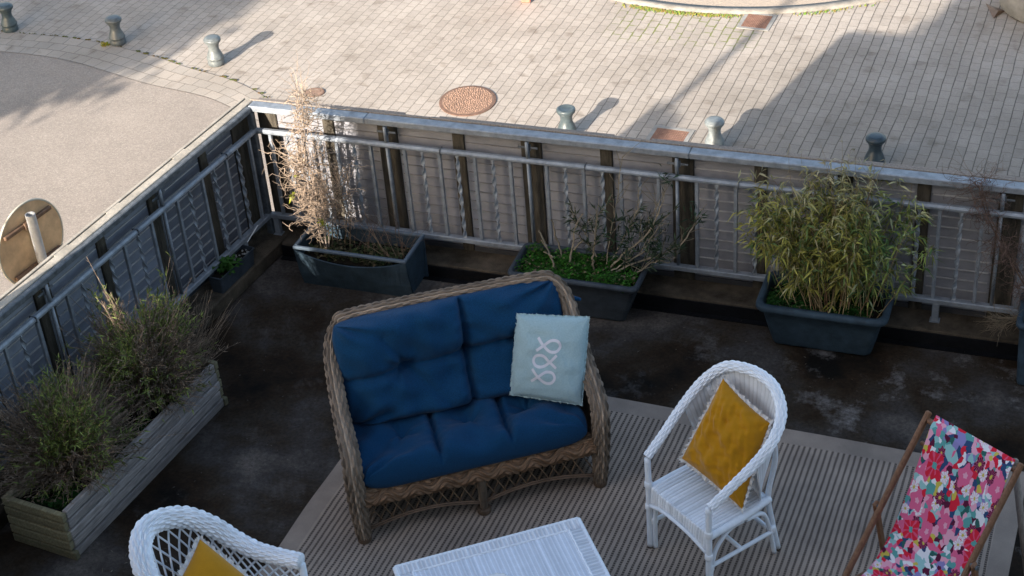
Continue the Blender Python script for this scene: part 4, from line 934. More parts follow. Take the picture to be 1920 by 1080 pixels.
# ---- cushions
def cushion(w, d, th, n=(90, 70), pe=9, rc=.0, grooves=(), tufts=(), wr=.0, conc=0.0, seed=0, fold=None, corner=0.0):
    """returns V,F,uvgrid fn. x in [-w/2,w/2], y in [-d/2,d/2]. grooves: (x0,y0,x1,y1,depth,width)"""
    rs = np.random.default_rng(seed); nu, nv = n
    def sp(k): t = np.linspace(-1, 1, k); return np.sign(t) * (1 - (1 - abs(t)) ** 1.6)
    X, Y = np.meshgrid(sp(nu), sp(nv), indexing='ij')
    e = np.clip(1 - abs(X) ** pe, 0, 1) * np.clip(1 - abs(Y) ** pe, 0, 1); e = e ** (.42 if rc else .5)
    px_ = X * w / 2 * (1 - rc * Y ** 6); py_ = Y * d / 2 * (1 - rc * 1.6 * abs(X) ** 9)
    if conc: 
        px_ = px_ * (1 - conc * (1 - Y ** 2) * abs(X) ** 2); py_ = py_ * (1 - conc * (1 - X ** 2) * abs(Y) ** 2)
    h = np.ones_like(X)
    for (x0, y0, x1, y1, dep, wd) in grooves:
        a = np.array([x0, y0]); b = np.array([x1, y1]); ab = b - a; L2 = ab @ ab
        t = np.clip(((px_ - x0) * ab[0] + (py_ - y0) * ab[1]) / L2, 0, 1); dist = np.hypot(px_ - x0 - t * ab[0], py_ - y0 - t * ab[1]); h -= dep * np.exp(-(dist / wd) ** 1.3); ll_ = math.sqrt(L2); h += .055 * dep * np.exp(-(dist / .055) ** 1.2) * (np.sin(t * ll_ * 95 + x0 * 9 + dist * 30) + .8 * np.sin(t * ll_ * 57 + y0 * 7 - dist * 22))
    for (x0, y0, dep, wd) in tufts:
        dx, dy = px_ - x0, py_ - y0; dist = np.hypot(dx, dy); an = np.arctan2(dy, dx)
        h -= dep * np.exp(-(dist / wd) ** 1.1); h -= .13 * dep * np.exp(-(dist / (wd * 2.4)) ** 2) * (1 - np.exp(-(dist / (wd * .5)) ** 2)) * (np.sin(an * 5 + x0 * 40) + .6 * np.sin(an * 8 + y0 * 30))
    if wr:
        for k in range(26):
            fx, fy = rs.normal(0, 9, 2); h += wr * rs.normal() * np.sin(px_ * fx * 2 + py_ * fy * 2 + rs.uniform(0, 6)) / (1 + .15 * math.hypot(fx, fy))
        for (cx_, cy_) in ((-1, 1), (1, 1), (-1, -1), (1, -1)):      # gathered corners
            dd = np.hypot(X - cx_, Y - cy_); aa = np.arctan2(Y - cy_, X - cx_); h += wr * 1.6 * np.exp(-(dd / .55) ** 2) * np.sin(aa * 9 + cx_)
    z = th / 2 * e * h; zb = -th / 2 * e
    top = np.stack([px_, py_, z], -1).reshape(-1, 3); bot = np.stack([px_, py_, zb], -1).reshape(-1, 3)
    V = np.vstack([top, bot]); n_ = nu * nv; F = grid_faces(nu, nv); F = np.vstack([F, F[:, ::-1] + n_])
    return V, F, (px_, py_, z, nu, nv)
def place(V, o, ex, ey):
    ex = np.asarray(ex, float); ex /= np.linalg.norm(ex); ey = np.asarray(ey, float); ey = ey - ex * (ex @ ey); ey /= np.linalg.norm(ey); ez = np.cross(ex, ey)
    return np.asarray(o) + V[:, :1] * ex + V[:, 1:2] * ey + V[:, 2:3] * ez
def local_frame(x, y, yaw):
    a = R(yaw); u = np.array([math.cos(a), math.sin(a), 0]); v = np.array([-math.sin(a), math.cos(a), 0]); o = np.array([x, y, 0.])
    return lambda p: o + u * p[0] + v * p[1] + np.array([0, 0, p[2]]), u, v

# ================================================================= SOFA
rng = np.random.default_rng(3); random.seed(3)
SX, SY, SYAW = 2.48, -2.335, 34.5
S = thing('wicker_sofa', 'brown wicker two seat sofa with braided front rail', 'sofa', (SX, SY, .009), SYAW)
wk = dict(strands=20, period=.044, depth=.46, step=.0048, var=.30)
loop = [(-.705, -.005, .0), (-.712, -.012, .25), (-.712, -.01, .46), (-.705, .05, .575), (-.70, .25, .665), (-.69, .45, .78), (-.665, .62, .915), (-.60, .70, 1.01), (-.52, .715, 1.045),
        (0, .70, 1.062), (.56, .665, 1.065), (.655, .65, 1.04), (.715, .59, .965), (.73, .43, .81), (.73, .25, .69), (.728, .05, .585), (.722, -.01, .46), (.715, -.012, .25), (.702, -.005, .0)]
loop = [(a, b, c + .035 if c == 0 else c) for a, b, c in loop]
wt('frame', loop, [.047, .058, .06, .058, .052, .05, .048, .044, .042, .040, .040, .042, .046, .050, .052, .057, .058, .056, .046], S, M['wicker'], **wk)
wt('front_rail', [(-.68, -.01, .30), (0, -.012, .295), (.68, -.01, .30)], [.05, .052, .05], S, M['wicker'], strands=12, period=.045, depth=.48, step=.005, var=.28, amp_w=.6, base=(.85, .66, .52))
wt('seat_edge', [(-.67, .02, .345), (0, .02, .34), (.67, .02, .345)], [.036], S, M['wicker'], strands=12, period=.026, depth=.42, step=.005, var=.3, base=(.9, .75, .62))
mb = MB()
for x, y, nm in ((-.705, -.005, 0), (.702, -.005, 0), (0, -.005, 0), (-.62, .66, 0), (.66, .62, 0)):
    m2 = MB(); m2.lathe([(.036, 0), (.041, .008), (.041, .034), (.036, .04)], 16, ctr=(x, y, 0)); m2.build('foot', M['foot'], S)
m2 = MB(); wt('middle_leg', [(0, -.005, .035), (0, -.008, .26)], [.024, .032], S, M['wicker'], strands=6, period=.05, depth=.3, step=.008)
for x, y in ((-.62, .66), (.66, .62)): wt('rear_leg', [(x, y, .035), (x * .99, y + .02, .55), (x, y + .02, .95)], [.03, .034, .03], S, M['wicker'], strands=7, period=.03, depth=.25, step=.008)
# lattice apron with scalloped lower edge
mb = MB()
def low(u): q = (abs(u) / .68); return .085 + .055 * math.sin(math.pi * q) ** 1 - .0 * q
for s_ in (-1, 1):
    P = [(s_ * q, -.006, low(q) + .0) for q in np.linspace(0.02, .68, 16)]
    for dz in (0, .011): mb.tube([(a, b - dz * .4, c - dz) for a, b, c in P], .0062, 6, (.75, .65, .6))
u = -.66
while u < .66:
    for dir_ in (1, -1):
        top_ = .268; lo = None
        for q in np.linspace(0, 1, 12):
            uu = u + dir_ * q * .10; zz = top_ - q * .20
            if abs(uu) > .675: break
            if zz < low(uu): break
            lo = (uu, zz)
        if lo: mb.tube([(u, -.002 - .004 * (dir_ > 0), top_), (lo[0], -.002 - .004 * (dir_ > 0), lo[1])], .0042, 5, tuple(kk_ * q_ for kk_ in (random.uniform(.7, 1.2),) for q_ in (1, .86, .72)))
    u += .066
mb.build('apron_lattice', M['wicker'], S, True)
# seat deck, back and side panels
woven_sheet('seat_deck', lambda u, v: np.stack([-.66 + 1.32 * u, .02 + .66 * v, np.full_like(u, .305)], -1), 120, 60, S, M['wicker'], .03, 1.32, .66, .003, .03, (.8, .75, .7), .15)
woven_sheet('added_rear_apron', lambda u, v: np.stack([-.62 + 1.27 * u, np.full_like(u, .665), .05 + .27 * v], -1), 120, 30, S, M['wicker'], .03, 1.27, .27, .004, .03, (.8, .72, .64), .15)  # unseen panel, added to darken the space under the seat
def backp(u, v): x = -.63 + 1.33 * u; return np.stack([x, .56 + .13 * v + .03 * u * 0, .30 + .70 * v], -1)
woven_sheet('back_panel', backp, 200, 60, S, M['wicker'], .03, 1.33, .7, .004, .03, (.9, .85, .8), .15)
for s_ in (-1, 1):
    def sidep(u, v, s_=s_):
        y = .02 + .56 * u; zt = .53 + .30 * u ** 1.3; return np.stack([s_ * np.full_like(u, .69) + (.03 if s_ > 0 else 0), y, .05 + (zt - .05) * v], -1)
    woven_sheet('side_panel', sidep, 70, 50, S, M['wicker'], .03, .56, .5, .004, .03, (.9, .85, .8), .15)
toW, su, sv = local_frame(SX, SY, SYAW)
# seat cushion (three tufted sections)
rng = np.random.default_rng(8)
V, F, _ = cushion(1.345, .68, .20, (170, 90), 10, rc=.04, grooves=[(-.205, -.40, -.165, .40, .75, .017), (.205, -.40, .235, .40, .75, .017), (.235, .1, .42, .25, .15, .02)], tufts=[(-.37, -.05, .75, .045), (.02, -.05, .75, .045), (.37, -.04, .75, .045), (.34, .17, .5, .03)], wr=.14, seed=2)
V = place(V, toW((-.012, .292, .435)), su * 1 + np.array([0, 0, -.0]), sv + np.array([0, 0, -.02]))
o = mesh_obj('seat_cushion', V, F, M['blue'], None, smooth=True); tag(o, 'blue tufted seat cushion lying on the wicker sofa', 'cushion')
# back cushion
V, F, _ = cushion(1.345, .63, .24, (190, 100), 10, rc=.045, grooves=[(.055, -.36, .085, .36, .75, .018), (-.70, -.03, .72, .03, .45, .026), (-.30, .02, -.40, .19, .16, .022), (-.30, .02, -.08, -.28, .14, .022)], tufts=[(-.315, .0, .75, .05), (.40, .02, .7, .045), (.07, .005, .3, .03)], wr=.15, seed=4)
bd = np.array([0, .30, .55]); bd = bd / np.linalg.norm(bd)
V = place(V, toW((.015, .535, .785)), su, sv * .36 + np.array([0, 0, .93]))
o = mesh_obj('back_cushion', V, F, M['blue'], None, smooth=True); tag(o, 'blue tufted back cushion tied to the wicker sofa', 'cushion')
# ties
def tie(p, ds):
    mb = MB()
    for d in ds:
        P = spline([p, p + np.array(d) * .5 + np.array([0, 0, .008]), p + np.array(d)], 8); V_, F_ = tube_arr(P, [.008, .012, .013, .014, .014, .013, .012, .009], 6); mb.add(V_, F_)
    V_, F_ = tube_arr([p + np.array([-.012, 0, 0]), p + np.array([.012, 0, .004])], .016, 6); mb.add(V_, F_)
    return mb.build('tie', M['blue'], o, True)
pr = toW((.725, .60, .93)); tie(pr, [(.085, .02, -.005), (-.05, -.01, .012), (-.055, -.045, -.03), (.03, -.03, .01)])
pl2 = toW((-.665, .555, .86)); tie(pl2, [(-.012, -.02, -.05), (.025, -.03, -.005), (.02, -.035, -.05), (-.02, -.01, -.02)])

# ---- throw pillows
def fringe(V4, n, L, m_, parent, name='fringe', r=.0035, w=None):
    """ruffled, frayed ribbon along a closed loop of points"""
    P = np.asarray(V4); c = P.mean(0); Q = spline(np.vstack([P, P[:1]]), n); mb = MB(); nr = np.cross(P[len(P) // 4] - c, P[0] - c); nr /= np.linalg.norm(nr)
    V = []; k1, k2, k3 = rng.uniform(0, 6, 3)
    for i, p in enumerate(Q):
        d = (p - c); d /= np.linalg.norm(d); t_ = i / n * 2 * math.pi
        wob_ = math.sin(t_ * 46 + k1) + .6 * math.sin(t_ * 79 + k2); ll = L * (.85 + .12 * math.sin(t_ * 21 + k3) + .10 * random.random())
        V.append(p - d * .008); V.append(p + d * ll * .5 + nr * wob_ * L * .28); V.append(p + d * ll + nr * wob_ * L * .42 + rv(L * .03))
    mb.add(V, grid_faces(len(Q), 3).tolist())
    for i, p in enumerate(Q[::2]):
        q = V[i * 2 * 3 + 2]; d = q - p; d /= np.linalg.norm(d) + 1e-9; d = d + rv(.3); s_ = np.cross(d, rv(1)); s_ /= np.linalg.norm(s_); e_ = q + d * L * random.uniform(.1, .4); mb.add([q - s_ * .002, q + s_ * .002, e_ + s_ * .001, e_ - s_ * .001], [(0, 1, 2, 3)])
    return mb.build(name, m_, parent, True)
def quad_pillow(name, corners, th, m_, label, fr, L, wr=.05, seed=1, nfr=500, conc=.05, bulge=1.0):
    """corners (bl, br, tr, tl) in world; the face towards the viewer is the top side"""
    bl, br, tr, tl = [np.asarray(c, float) for c in corners]
    V, F, g = cushion(2, 2, 2, (70, 70), 2.7, wr=wr, conc=conc, seed=seed)
    u = (V[:, 0] + 1) / 2; v = (V[:, 1] + 1) / 2
    nrm = np.cross(br - bl, tl - bl); nrm /= np.linalg.norm(nrm)
    Pb = (1 - u)[:, None] * (1 - v)[:, None] * bl + u[:, None] * (1 - v)[:, None] * br + u[:, None] * v[:, None] * tr + (1 - u)[:, None] * v[:, None] * tl
    V = Pb + nrm * (V[:, 2:3] * th / 2)
    t = thing(name, label, 'pillow', tuple(Pb.mean(0))); V = V - Pb.mean(0)
    mesh_obj('cover', V, F, m_, t, smooth=True)
    idx = []; nu = nv = 70
    idx += [i * nv for i in range(nu)] + [(nu - 1) * nv + j for j in range(nv)] + [i * nv + nv - 1 for i in range(nu - 1, -1, -1)] + [j for j in range(nv - 1, -1, -1)]
    E = V[idx][::4]; fringe(E, nfr, L, fr, t)
    return t, (bl, br, tr, tl, nrm, th, Pb.mean(0), V)
rng = np.random.default_rng(12); random.seed(12)
lc = lambda u, v, z: toW((u, v, z))
t, info = quad_pillow('throw_pillow', [lc(.280, .30, .57), lc(.645, .10, .54), lc(.772, .30, .985), lc(.400, .475, .985)], .15, M['aqua'], 'pale aqua pillow with frayed edge and pink white looped print', M['aqua'], .010, wr=.03, seed=3, conc=.015)
# three loops printed on the pillow (real thin ribbons just above the cloth)
bl, br, tr, tl, nrm, th, ctr, _ = info   # the last one holds the pillow's own vertices
def on_pillow(u, v, off=.0035):
    P = (1 - u) * (1 - v) * bl + u * (1 - v) * br + u * v * tr + (1 - u) * v * tl; X, Y = 2 * u - 1, 2 * v - 1
    f = lambda q: (math.copysign(1 - (1 - abs(q)) ** (1 / 1.6), q) + 1) / 2 * 69
    i, j = f(X), f(Y); i0, j0 = min(68, int(i)), min(68, int(j)); a_, b2_ = i - i0, j - j0; G = _[:4900].reshape(70, 70, 3)
    return (G[i0, j0] * (1 - a_) * (1 - b2_) + G[i0 + 1, j0] * a_ * (1 - b2_) + G[i0, j0 + 1] * (1 - a_) * b2_ + G[i0 + 1, j0 + 1] * a_ * b2_) + nrm * off
mb = MB()
def loop_print(cu, cv, flip, sc=1.0):
    """a ribbon: two tails crossing and a loop; flip puts the loop at the left"""
    pts = [(-.155, .105), (-.075, .01), (.02, -.068), (.115, -.07), (.165, -.0), (.13, .072), (.035, .078), (-.065, .0), (-.16, -.075)]
    pts = spline(np.array(pts) * sc * 1.0 * np.array([1, .86]), 60); pts[:, 0] *= (-1 if flip else 1)
    wv = .0150
    T_ = np.gradient(pts, axis=0); T_ /= np.linalg.norm(T_, axis=1)[:, None]; N_ = np.c_[-T_[:, 1], T_[:, 0]]
    V = []
    for k in range(60):
        for s_ in (-1, 1): q = pts[k] + N_[k] * s_ * wv * 1.15; V.append(on_pillow(cu + q[0] * 1.0, cv + q[1] * 1.0, .0013 + .000015 * k))
    mb.add(V, grid_faces(60, 2).tolist())
loop_print(.50, .665, False); loop_print(.475, .475, True); loop_print(.46, .285, False)
mb.build('loop_print', M['print'], t)

# ================================================================= WHITE ARMCHAIR (right)
rng = np.random.default_rng(15); random.seed(15)
AX, AY, AYAW = 3.696, -2.507, -36.5
A = thing('white_armchair', 'white rattan armchair with tall arched back and mustard pillow', 'armchair', (AX, AY, .009), AYAW)
ww = dict(strands=18, period=.034, depth=.42, step=.0034, var=.07, amp_w=.02)
aloop = [(-.255, -.022, .650), (-.268, .10, .735), (-.285, .25, .845), (-.272, .385, .955), (-.20, .475, 1.045), (-.085, .53, 1.07), (0.03, .545, 1.075), (.13, .535, 1.055), (.235, .48, .995), (.30, .37, .92), (.305, .25, .835), (.285, .10, .735), (.265, -.022, .650)]
wt('back_loop', aloop, [.027, .027, .028, .030, .032, .033, .033, .033, .032, .031, .029, .027, .027], A, M['wicker_white'], **ww)
up = spline(aloop[2:-2], 60)
def apanel(u, v):
    q = u * 59; i = np.clip(np.floor(q).astype(int), 0, 58); f_ = (q - i)[..., None]; top = up[i] * (1 - f_) + up[i + 1] * f_
    bx = -.215 + .43 * u; bot = np.stack([bx, .42 - .05 * (2 * u - 1) ** 2, np.full_like(u, .44)], -1); p = bot * (1 - v)[..., None] + top * v[..., None]
    p[..., 1] += .03 * np.sin(v * math.pi) * (1 - (2 * u - 1) ** 2); return p
woven_sheet('back_panel', apanel, 220, 150, A, M['wicker_white'], .0135, .48, .65, .0045, .009, (1, 1, 1), .06, thick=.005)
zs = .452
def aseat(u, v):
    x = -.232 + .464 * u; wv_ = v
    y = np.where(wv_ < .24, -.012 - .012 * np.sin(wv_ / .24 * math.pi / 2) * 0 , -.012 + (wv_ - .24) / .76 * .43); drop = np.clip((.24 - wv_) / .24, 0, 1)
    z = zs - .018 * np.sin(math.pi * u) * (wv_ > .24) - drop * (.115 - .035 * (1 - (2 * u - 1) ** 2) * 1.0) ; y = y - .012 * np.sqrt(drop) - 0
    rnd = np.exp(-((wv_ - .24) / .03) ** 2) * .006; return np.stack([x, y, z - rnd], -1)
woven_sheet('seat', aseat, 230, 150, A, M['wicker_white'], .0210, .464, .55, .0052, .0085, (1, 1, 1), .06)
cw = lambda P, r=.0145, seg=10: (tube_arr(spline(P, 24), r, seg))
def cane(name, Ps, r=.0145):
    mb = MB()
    for P in Ps: V_, F_ = cw(P, r); mb.add(V_, F_)
    return mb.build(name, M['canew'], A, True)
for s_ in (-1, 1):
    cane('front_leg', [[(s_ * .252, -.02, .012), (s_ * .252, -.02, .35), (s_ * .253, -.022, .64)]], .0175)
    cane('front_leg', [[(s_ * .225, -.005, .012), (s_ * .225, -.004, .2), (s_ * .222, .0, .30)]], .013)
    cane('rear_leg', [[(s_ * .20, .515, .012), (s_ * .205, .46, .25), (s_ * .215, .42, .46), (s_ * .235, .445, .70), (s_ * .26, .40, .92)]], .0155)
    cane('rear_leg', [[(s_ * .215, .475, .012), (s_ * .22, .43, .22), (s_ * .238, .36, .375), (s_ * .245, .24, .405)]], .013)
    cane('arch', [[(s_ * .24, .0, .02 + .1), (s_ * .243, .03, .30), (s_ * .245, .12, .40), (s_ * .245, .22, .412)]], .012)
    cane('side_rail', [[(s_ * .246, -.02, .43), (s_ * .246, .2, .435), (s_ * .225, .42, .44)]], .021)
    cane('side_stretcher', [[(s_ * .235, .0, .20), (s_ * .225, .45, .19)]], .012)
cane('front_arch', [[(-.235, -.026, .32), (-.12, -.036, .365), (0, -.038, .375), (.12, -.036, .365), (.235, -.026, .32)]], .011)
cane('rear_stretcher', [[(-.205, .45, .185), (0, .45, .185), (.205, .45, .185)]], .0125)
cane('cross_stretcher', [[(-.235, .22, .20), (.235, .22, .20)]], .0125)
for x, y, z in ((-.252, -.02, .30), (.252, -.02, .30), (-.252, -.021, .46), (.252, -.021, .46), (-.238, .0, .2), (.238, .0, .2), (-.215, .45, .2), (.215, .45, .2)): mb = MB(); mb.lathe([(.02, 0), (.0225, .006), (.0225, .034), (.02, .04)], 12, ctr=(x, y, z - .02)); mb.build('wrapping', M['wicker_white'], A, True)
for x, y in ((-.252, -.02), (.252, -.02), (-.20, .515), (.20, .515)):
    mb = MB(); mb.lathe([(.0165, 0), (.0175, .011)], 12, ctr=(x, y, 0)); mb.build('foot_cap', M['foot'], A)
tA, au, av = local_frame(AX, AY, AYAW)
P_ = lambda u, v, z: tA((u, v, z + .009))
t, _ = quad_pillow('throw_pillow', [P_(-.175, .150, .60), P_(.255, .205, .505), P_(.17, .462, .90), P_(-.165, .430, 1.01)], .19, M['mustard'], 'mustard yellow pillow with white fringe on the white armchair', M['fringe'], .022, wr=.06, seed=9, nfr=620, conc=.05)

# ================================================================= SECOND WHITE ARMCHAIR (lower left)
rng = np.random.default_rng(16); random.seed(16)
BX, BY, BYAW = 1.955, -3.87, 85
B_ = thing('wicker_armchair', 'white wicker armchair with broad woven rim and lattice back cut by the lower edge', 'armchair', (BX, BY, .0), BYAW)
bl_ = [(.30, -.01, .64), (.295, .12, .635), (.285, .24, .645), (.275, .36, .69), (.25, .46, .77), (.19, .565, .855), (.10, .635, .90), (0, .665, .915), (-.10, .635, .90), (-.19, .565, .855), (-.26, .46, .77), (-.29, .36, .69), (-.305, .24, .645), (-.305, .12, .635), (-.30, -.01, .64)]
wt('rim', bl_, [.045, .047, .05, .054, .058, .06, .06, .06, .06, .06, .058, .054, .05, .047, .045], B_, M['wicker_white'], strands=24, period=.040, depth=.42, step=.0042, var=.07, amp_w=.05)
rimc = spline(bl_, 200)
# lattice wall between rim and seat ring
mb = MB()
def wall(s_, t_):
    i = s_ * 199; k = int(min(198, max(0, math.floor(i)))); f_ = i - k; top = rimc[k] * (1 - f_) + rimc[k + 1] * f_
    bot = np.array([top[0] * .80, min(.47, top[1] * .82), .40]); p = bot * (1 - t_) + top * t_; return p
ns = 26
for k in range(-8, ns + 8):
    for dr_ in (1, -1):
        P = []
        for q in np.linspace(0, 1, 14):
            s_ = (k + dr_ * q * 4.0) / ns
            if 0 <= s_ <= 1: P.append(wall(s_, q) + np.array([0, .003 * dr_, 0]))
        if len(P) > 2: V_, F_ = tube_arr(P, .0055, 6); mb.add(V_, F_)
mb.build('lattice', M['canew'], B_, True)
def bseat(u, v): x = (-.255 + .51 * u); return np.stack([x, -.02 + .47 * v, np.full_like(u, .415)], -1)
woven_sheet('seat', bseat, 200, 100, B_, M['wicker_white'], .023, .51, .47, .004, .0085, (1, 1, 1), .03)
for s_ in (-1, 1):
    mb = MB(); V_, F_ = tube_arr([(s_ * .30, -.01, .0), (s_ * .30, -.01, .62)], .02, 12); mb.add(V_, F_); mb.build('front_leg', M['canew'], B_, True)
    mb = MB(); V_, F_ = tube_arr([(s_ * .22, .47, .0), (s_ * .22, .44, .4)], .02, 12); mb.add(V_, F_); mb.build('rear_leg', M['canew'], B_, True)
    mb = MB(); V_, F_ = tube_arr([(s_ * .27, .0, .39), (s_ * .24, .44, .39)], .018, 10); mb.add(V_, F_); mb.build('side_rail', M['canew'], B_, True)
mb = MB(); V_, F_ = tube_arr([(-.28, -.012, .385), (.28, -.012, .385)], .02, 10); mb.add(V_, F_); mb.build('front_rail', M['canew'], B_, True)
mb = MB(); V_, F_ = tube_arr([(-.24, .455, .385), (.24, .455, .385)], .02, 10); mb.add(V_, F_); mb.build('rear_rail', M['canew'], B_, True)
tB, bu, bv = local_frame(BX, BY, BYAW); Q_ = lambda u, v, z: tB((u, v, z))
t, _ = quad_pillow('throw_pillow', [Q_(.13, .02, .46), Q_(-.24, .13, .46), Q_(-.17, .42, .74), Q_(.125, .455, .80)], .15, M['mustard'], 'mustard yellow pillow on the wicker armchair at the lower left, mostly cut off', M['fringe'], .028, wr=.05, seed=14, nfr=420, conc=.03)

# ================================================================= COFFEE TABLE
rng = np.random.default_rng(17)
TW_, TD_ = 1.005, .62
T_ = thing('coffee_table', 'white wicker coffee table cut by the lower edge', 'coffee table', (2.375, -3.310, 0), 36.4)
T_.location = (2.375, -3.305, 0)
zt = .45; bd_ = .075
def rect(x0, x1, y0, y1, z=zt): return lambda u, v: np.stack([x0 + (x1 - x0) * u, y0 + (y1 - y0) * v, np.full_like(u, z)], -1)
woven_sheet('top_panel', rect(bd_, TW_ - bd_, -TD_ + bd_, -bd_), 380, 110, T_, M['wicker_white'], .0245, TW_ - 2 * bd_, TD_ - 2 * bd_, .003, .0068, (.93, .95, 1), .035, ridge=True)
woven_sheet('border', rect(.0, TW_, -bd_ + .004, .0), 400, 40, T_, M['wicker_white'], .0245, TW_, bd_, .0045, .0068, (.97, .98, 1), .04, thick=.02, ridge=True)
woven_sheet('border', rect(.0, TW_, -TD_, -TD_ + bd_ - .004), 400, 40, T_, M['wicker_white'], .0245, TW_, bd_, .0045, .0068, (.97, .98, 1), .04, thick=.02, ridge=True)
def side_b(x0, x1):
    return lambda u, v: np.stack([x1 - (x1 - x0) * v, (-bd_) - (TD_ - 2 * bd_) * (1 - u), np.full_like(u, zt)], -1)
for x0, x1 in ((0, bd_ - .004), (TW_ - bd_ + .004, TW_)): woven_sheet('border', side_b(x0, x1), 260, 40, T_, M['wicker_white'], .0245, TD_ - 2 * bd_, bd_, .0045, .0068, (.97, .98, 1), .04, thick=.02, ridge=True)
for P in ([(bd_, -bd_, zt + .002), (TW_ - bd_, -bd_, zt + .002)], [(bd_, -TD_ + bd_, zt + .002), (TW_ - bd_, -TD_ + bd_, zt + .002)], [(bd_, -bd_, zt + .002), (bd_, -TD_ + bd_, zt + .002)], [(TW_ - bd_, -bd_, zt + .002), (TW_ - bd_, -TD_ + bd_, zt + .002)]):
    wt('braid', P, [.0065], T_, M['wicker_white'], strands=4, period=.014, depth=.35, step=.003, var=.08, amp_w=.8)
wt('edge_roll', [(0, 0, zt - .012), (TW_, 0, zt - .012)], [.016], T_, M['wicker_white'], strands=8, period=.012, depth=.15, step=.004, var=.03)
wt('edge_roll', [(TW_, 0, zt - .012), (TW_, -TD_, zt - .012)], [.016], T_, M['wicker_white'], strands=8, period=.012, depth=.15, step=.004, var=.03)
wt('edge_roll', [(0, 0, zt - .012), (0, -TD_, zt - .012)], [.016], T_, M['wicker_white'], strands=8, period=.012, depth=.15, step=.004, var=.03)
wt('edge_roll', [(0, -TD_, zt - .012), (TW_, -TD_, zt - .012)], [.016], T_, M['wicker_white'], strands=8, period=.012, depth=.15, step=.004, var=.03)
for x in (.05, TW_ - .05):
    for y in (-.05, -TD_ + .05): wt('leg', [(x, y, .0), (x, y, zt - .02)], [.022], T_, M['wicker_white'], strands=8, period=.014, depth=.15, step=.005, var=.03)
for (x0, y0, x1, y1) in ((.05, -.05, TW_ - .05, -.05), (.05, -TD_ + .05, TW_ - .05, -TD_ + .05), (.05, -.05, .05, -TD_ + .05), (TW_ - .05, -.05, TW_ - .05, -TD_ + .05)):
    mb = MB(); mb.bar((x0, y0, .38), (x1, y1, .38), .012, .09); mb.bar((x0, y0, .12), (x1, y1, .12), .02, .02); mb.build('apron', M['canew'], T_)
# saucer on the table
tT, tu, tv = local_frame(2.375, -3.305, 36.4); p = tT((.455, -.345, zt + .006))
t = thing('saucer', 'small white scalloped dish on the coffee table at the lower edge', 'dish', tuple(p))
mb = MB(); V = []; n_ = 72
for r, z in ((.03, .0), (.05, .002), (.085, .010), (.088, .013), (.082, .0135), (.05, .006), (.02, .005)):
    for k in range(n_): a = 2 * math.pi * k / n_; rr = r * (1 + .035 * math.cos(a * 16) * (r > .06)); V.append((rr * math.cos(a), rr * math.sin(a), z))
mb.add(V, grid_faces(7, n_, True).tolist() + [tuple(range(n_))[::-1], tuple(6 * n_ + k for k in range(n_))]); mb.build('plate', M['ceramic'], t, True)
mb = MB(); mb.lathe([(.022, .006), (.026, .012), (.030, .03), (.028, .03), (.024, .012)], 24); mb.build('cup', mat('brown_glaze', (.12, .07, .05), .3), t, True)

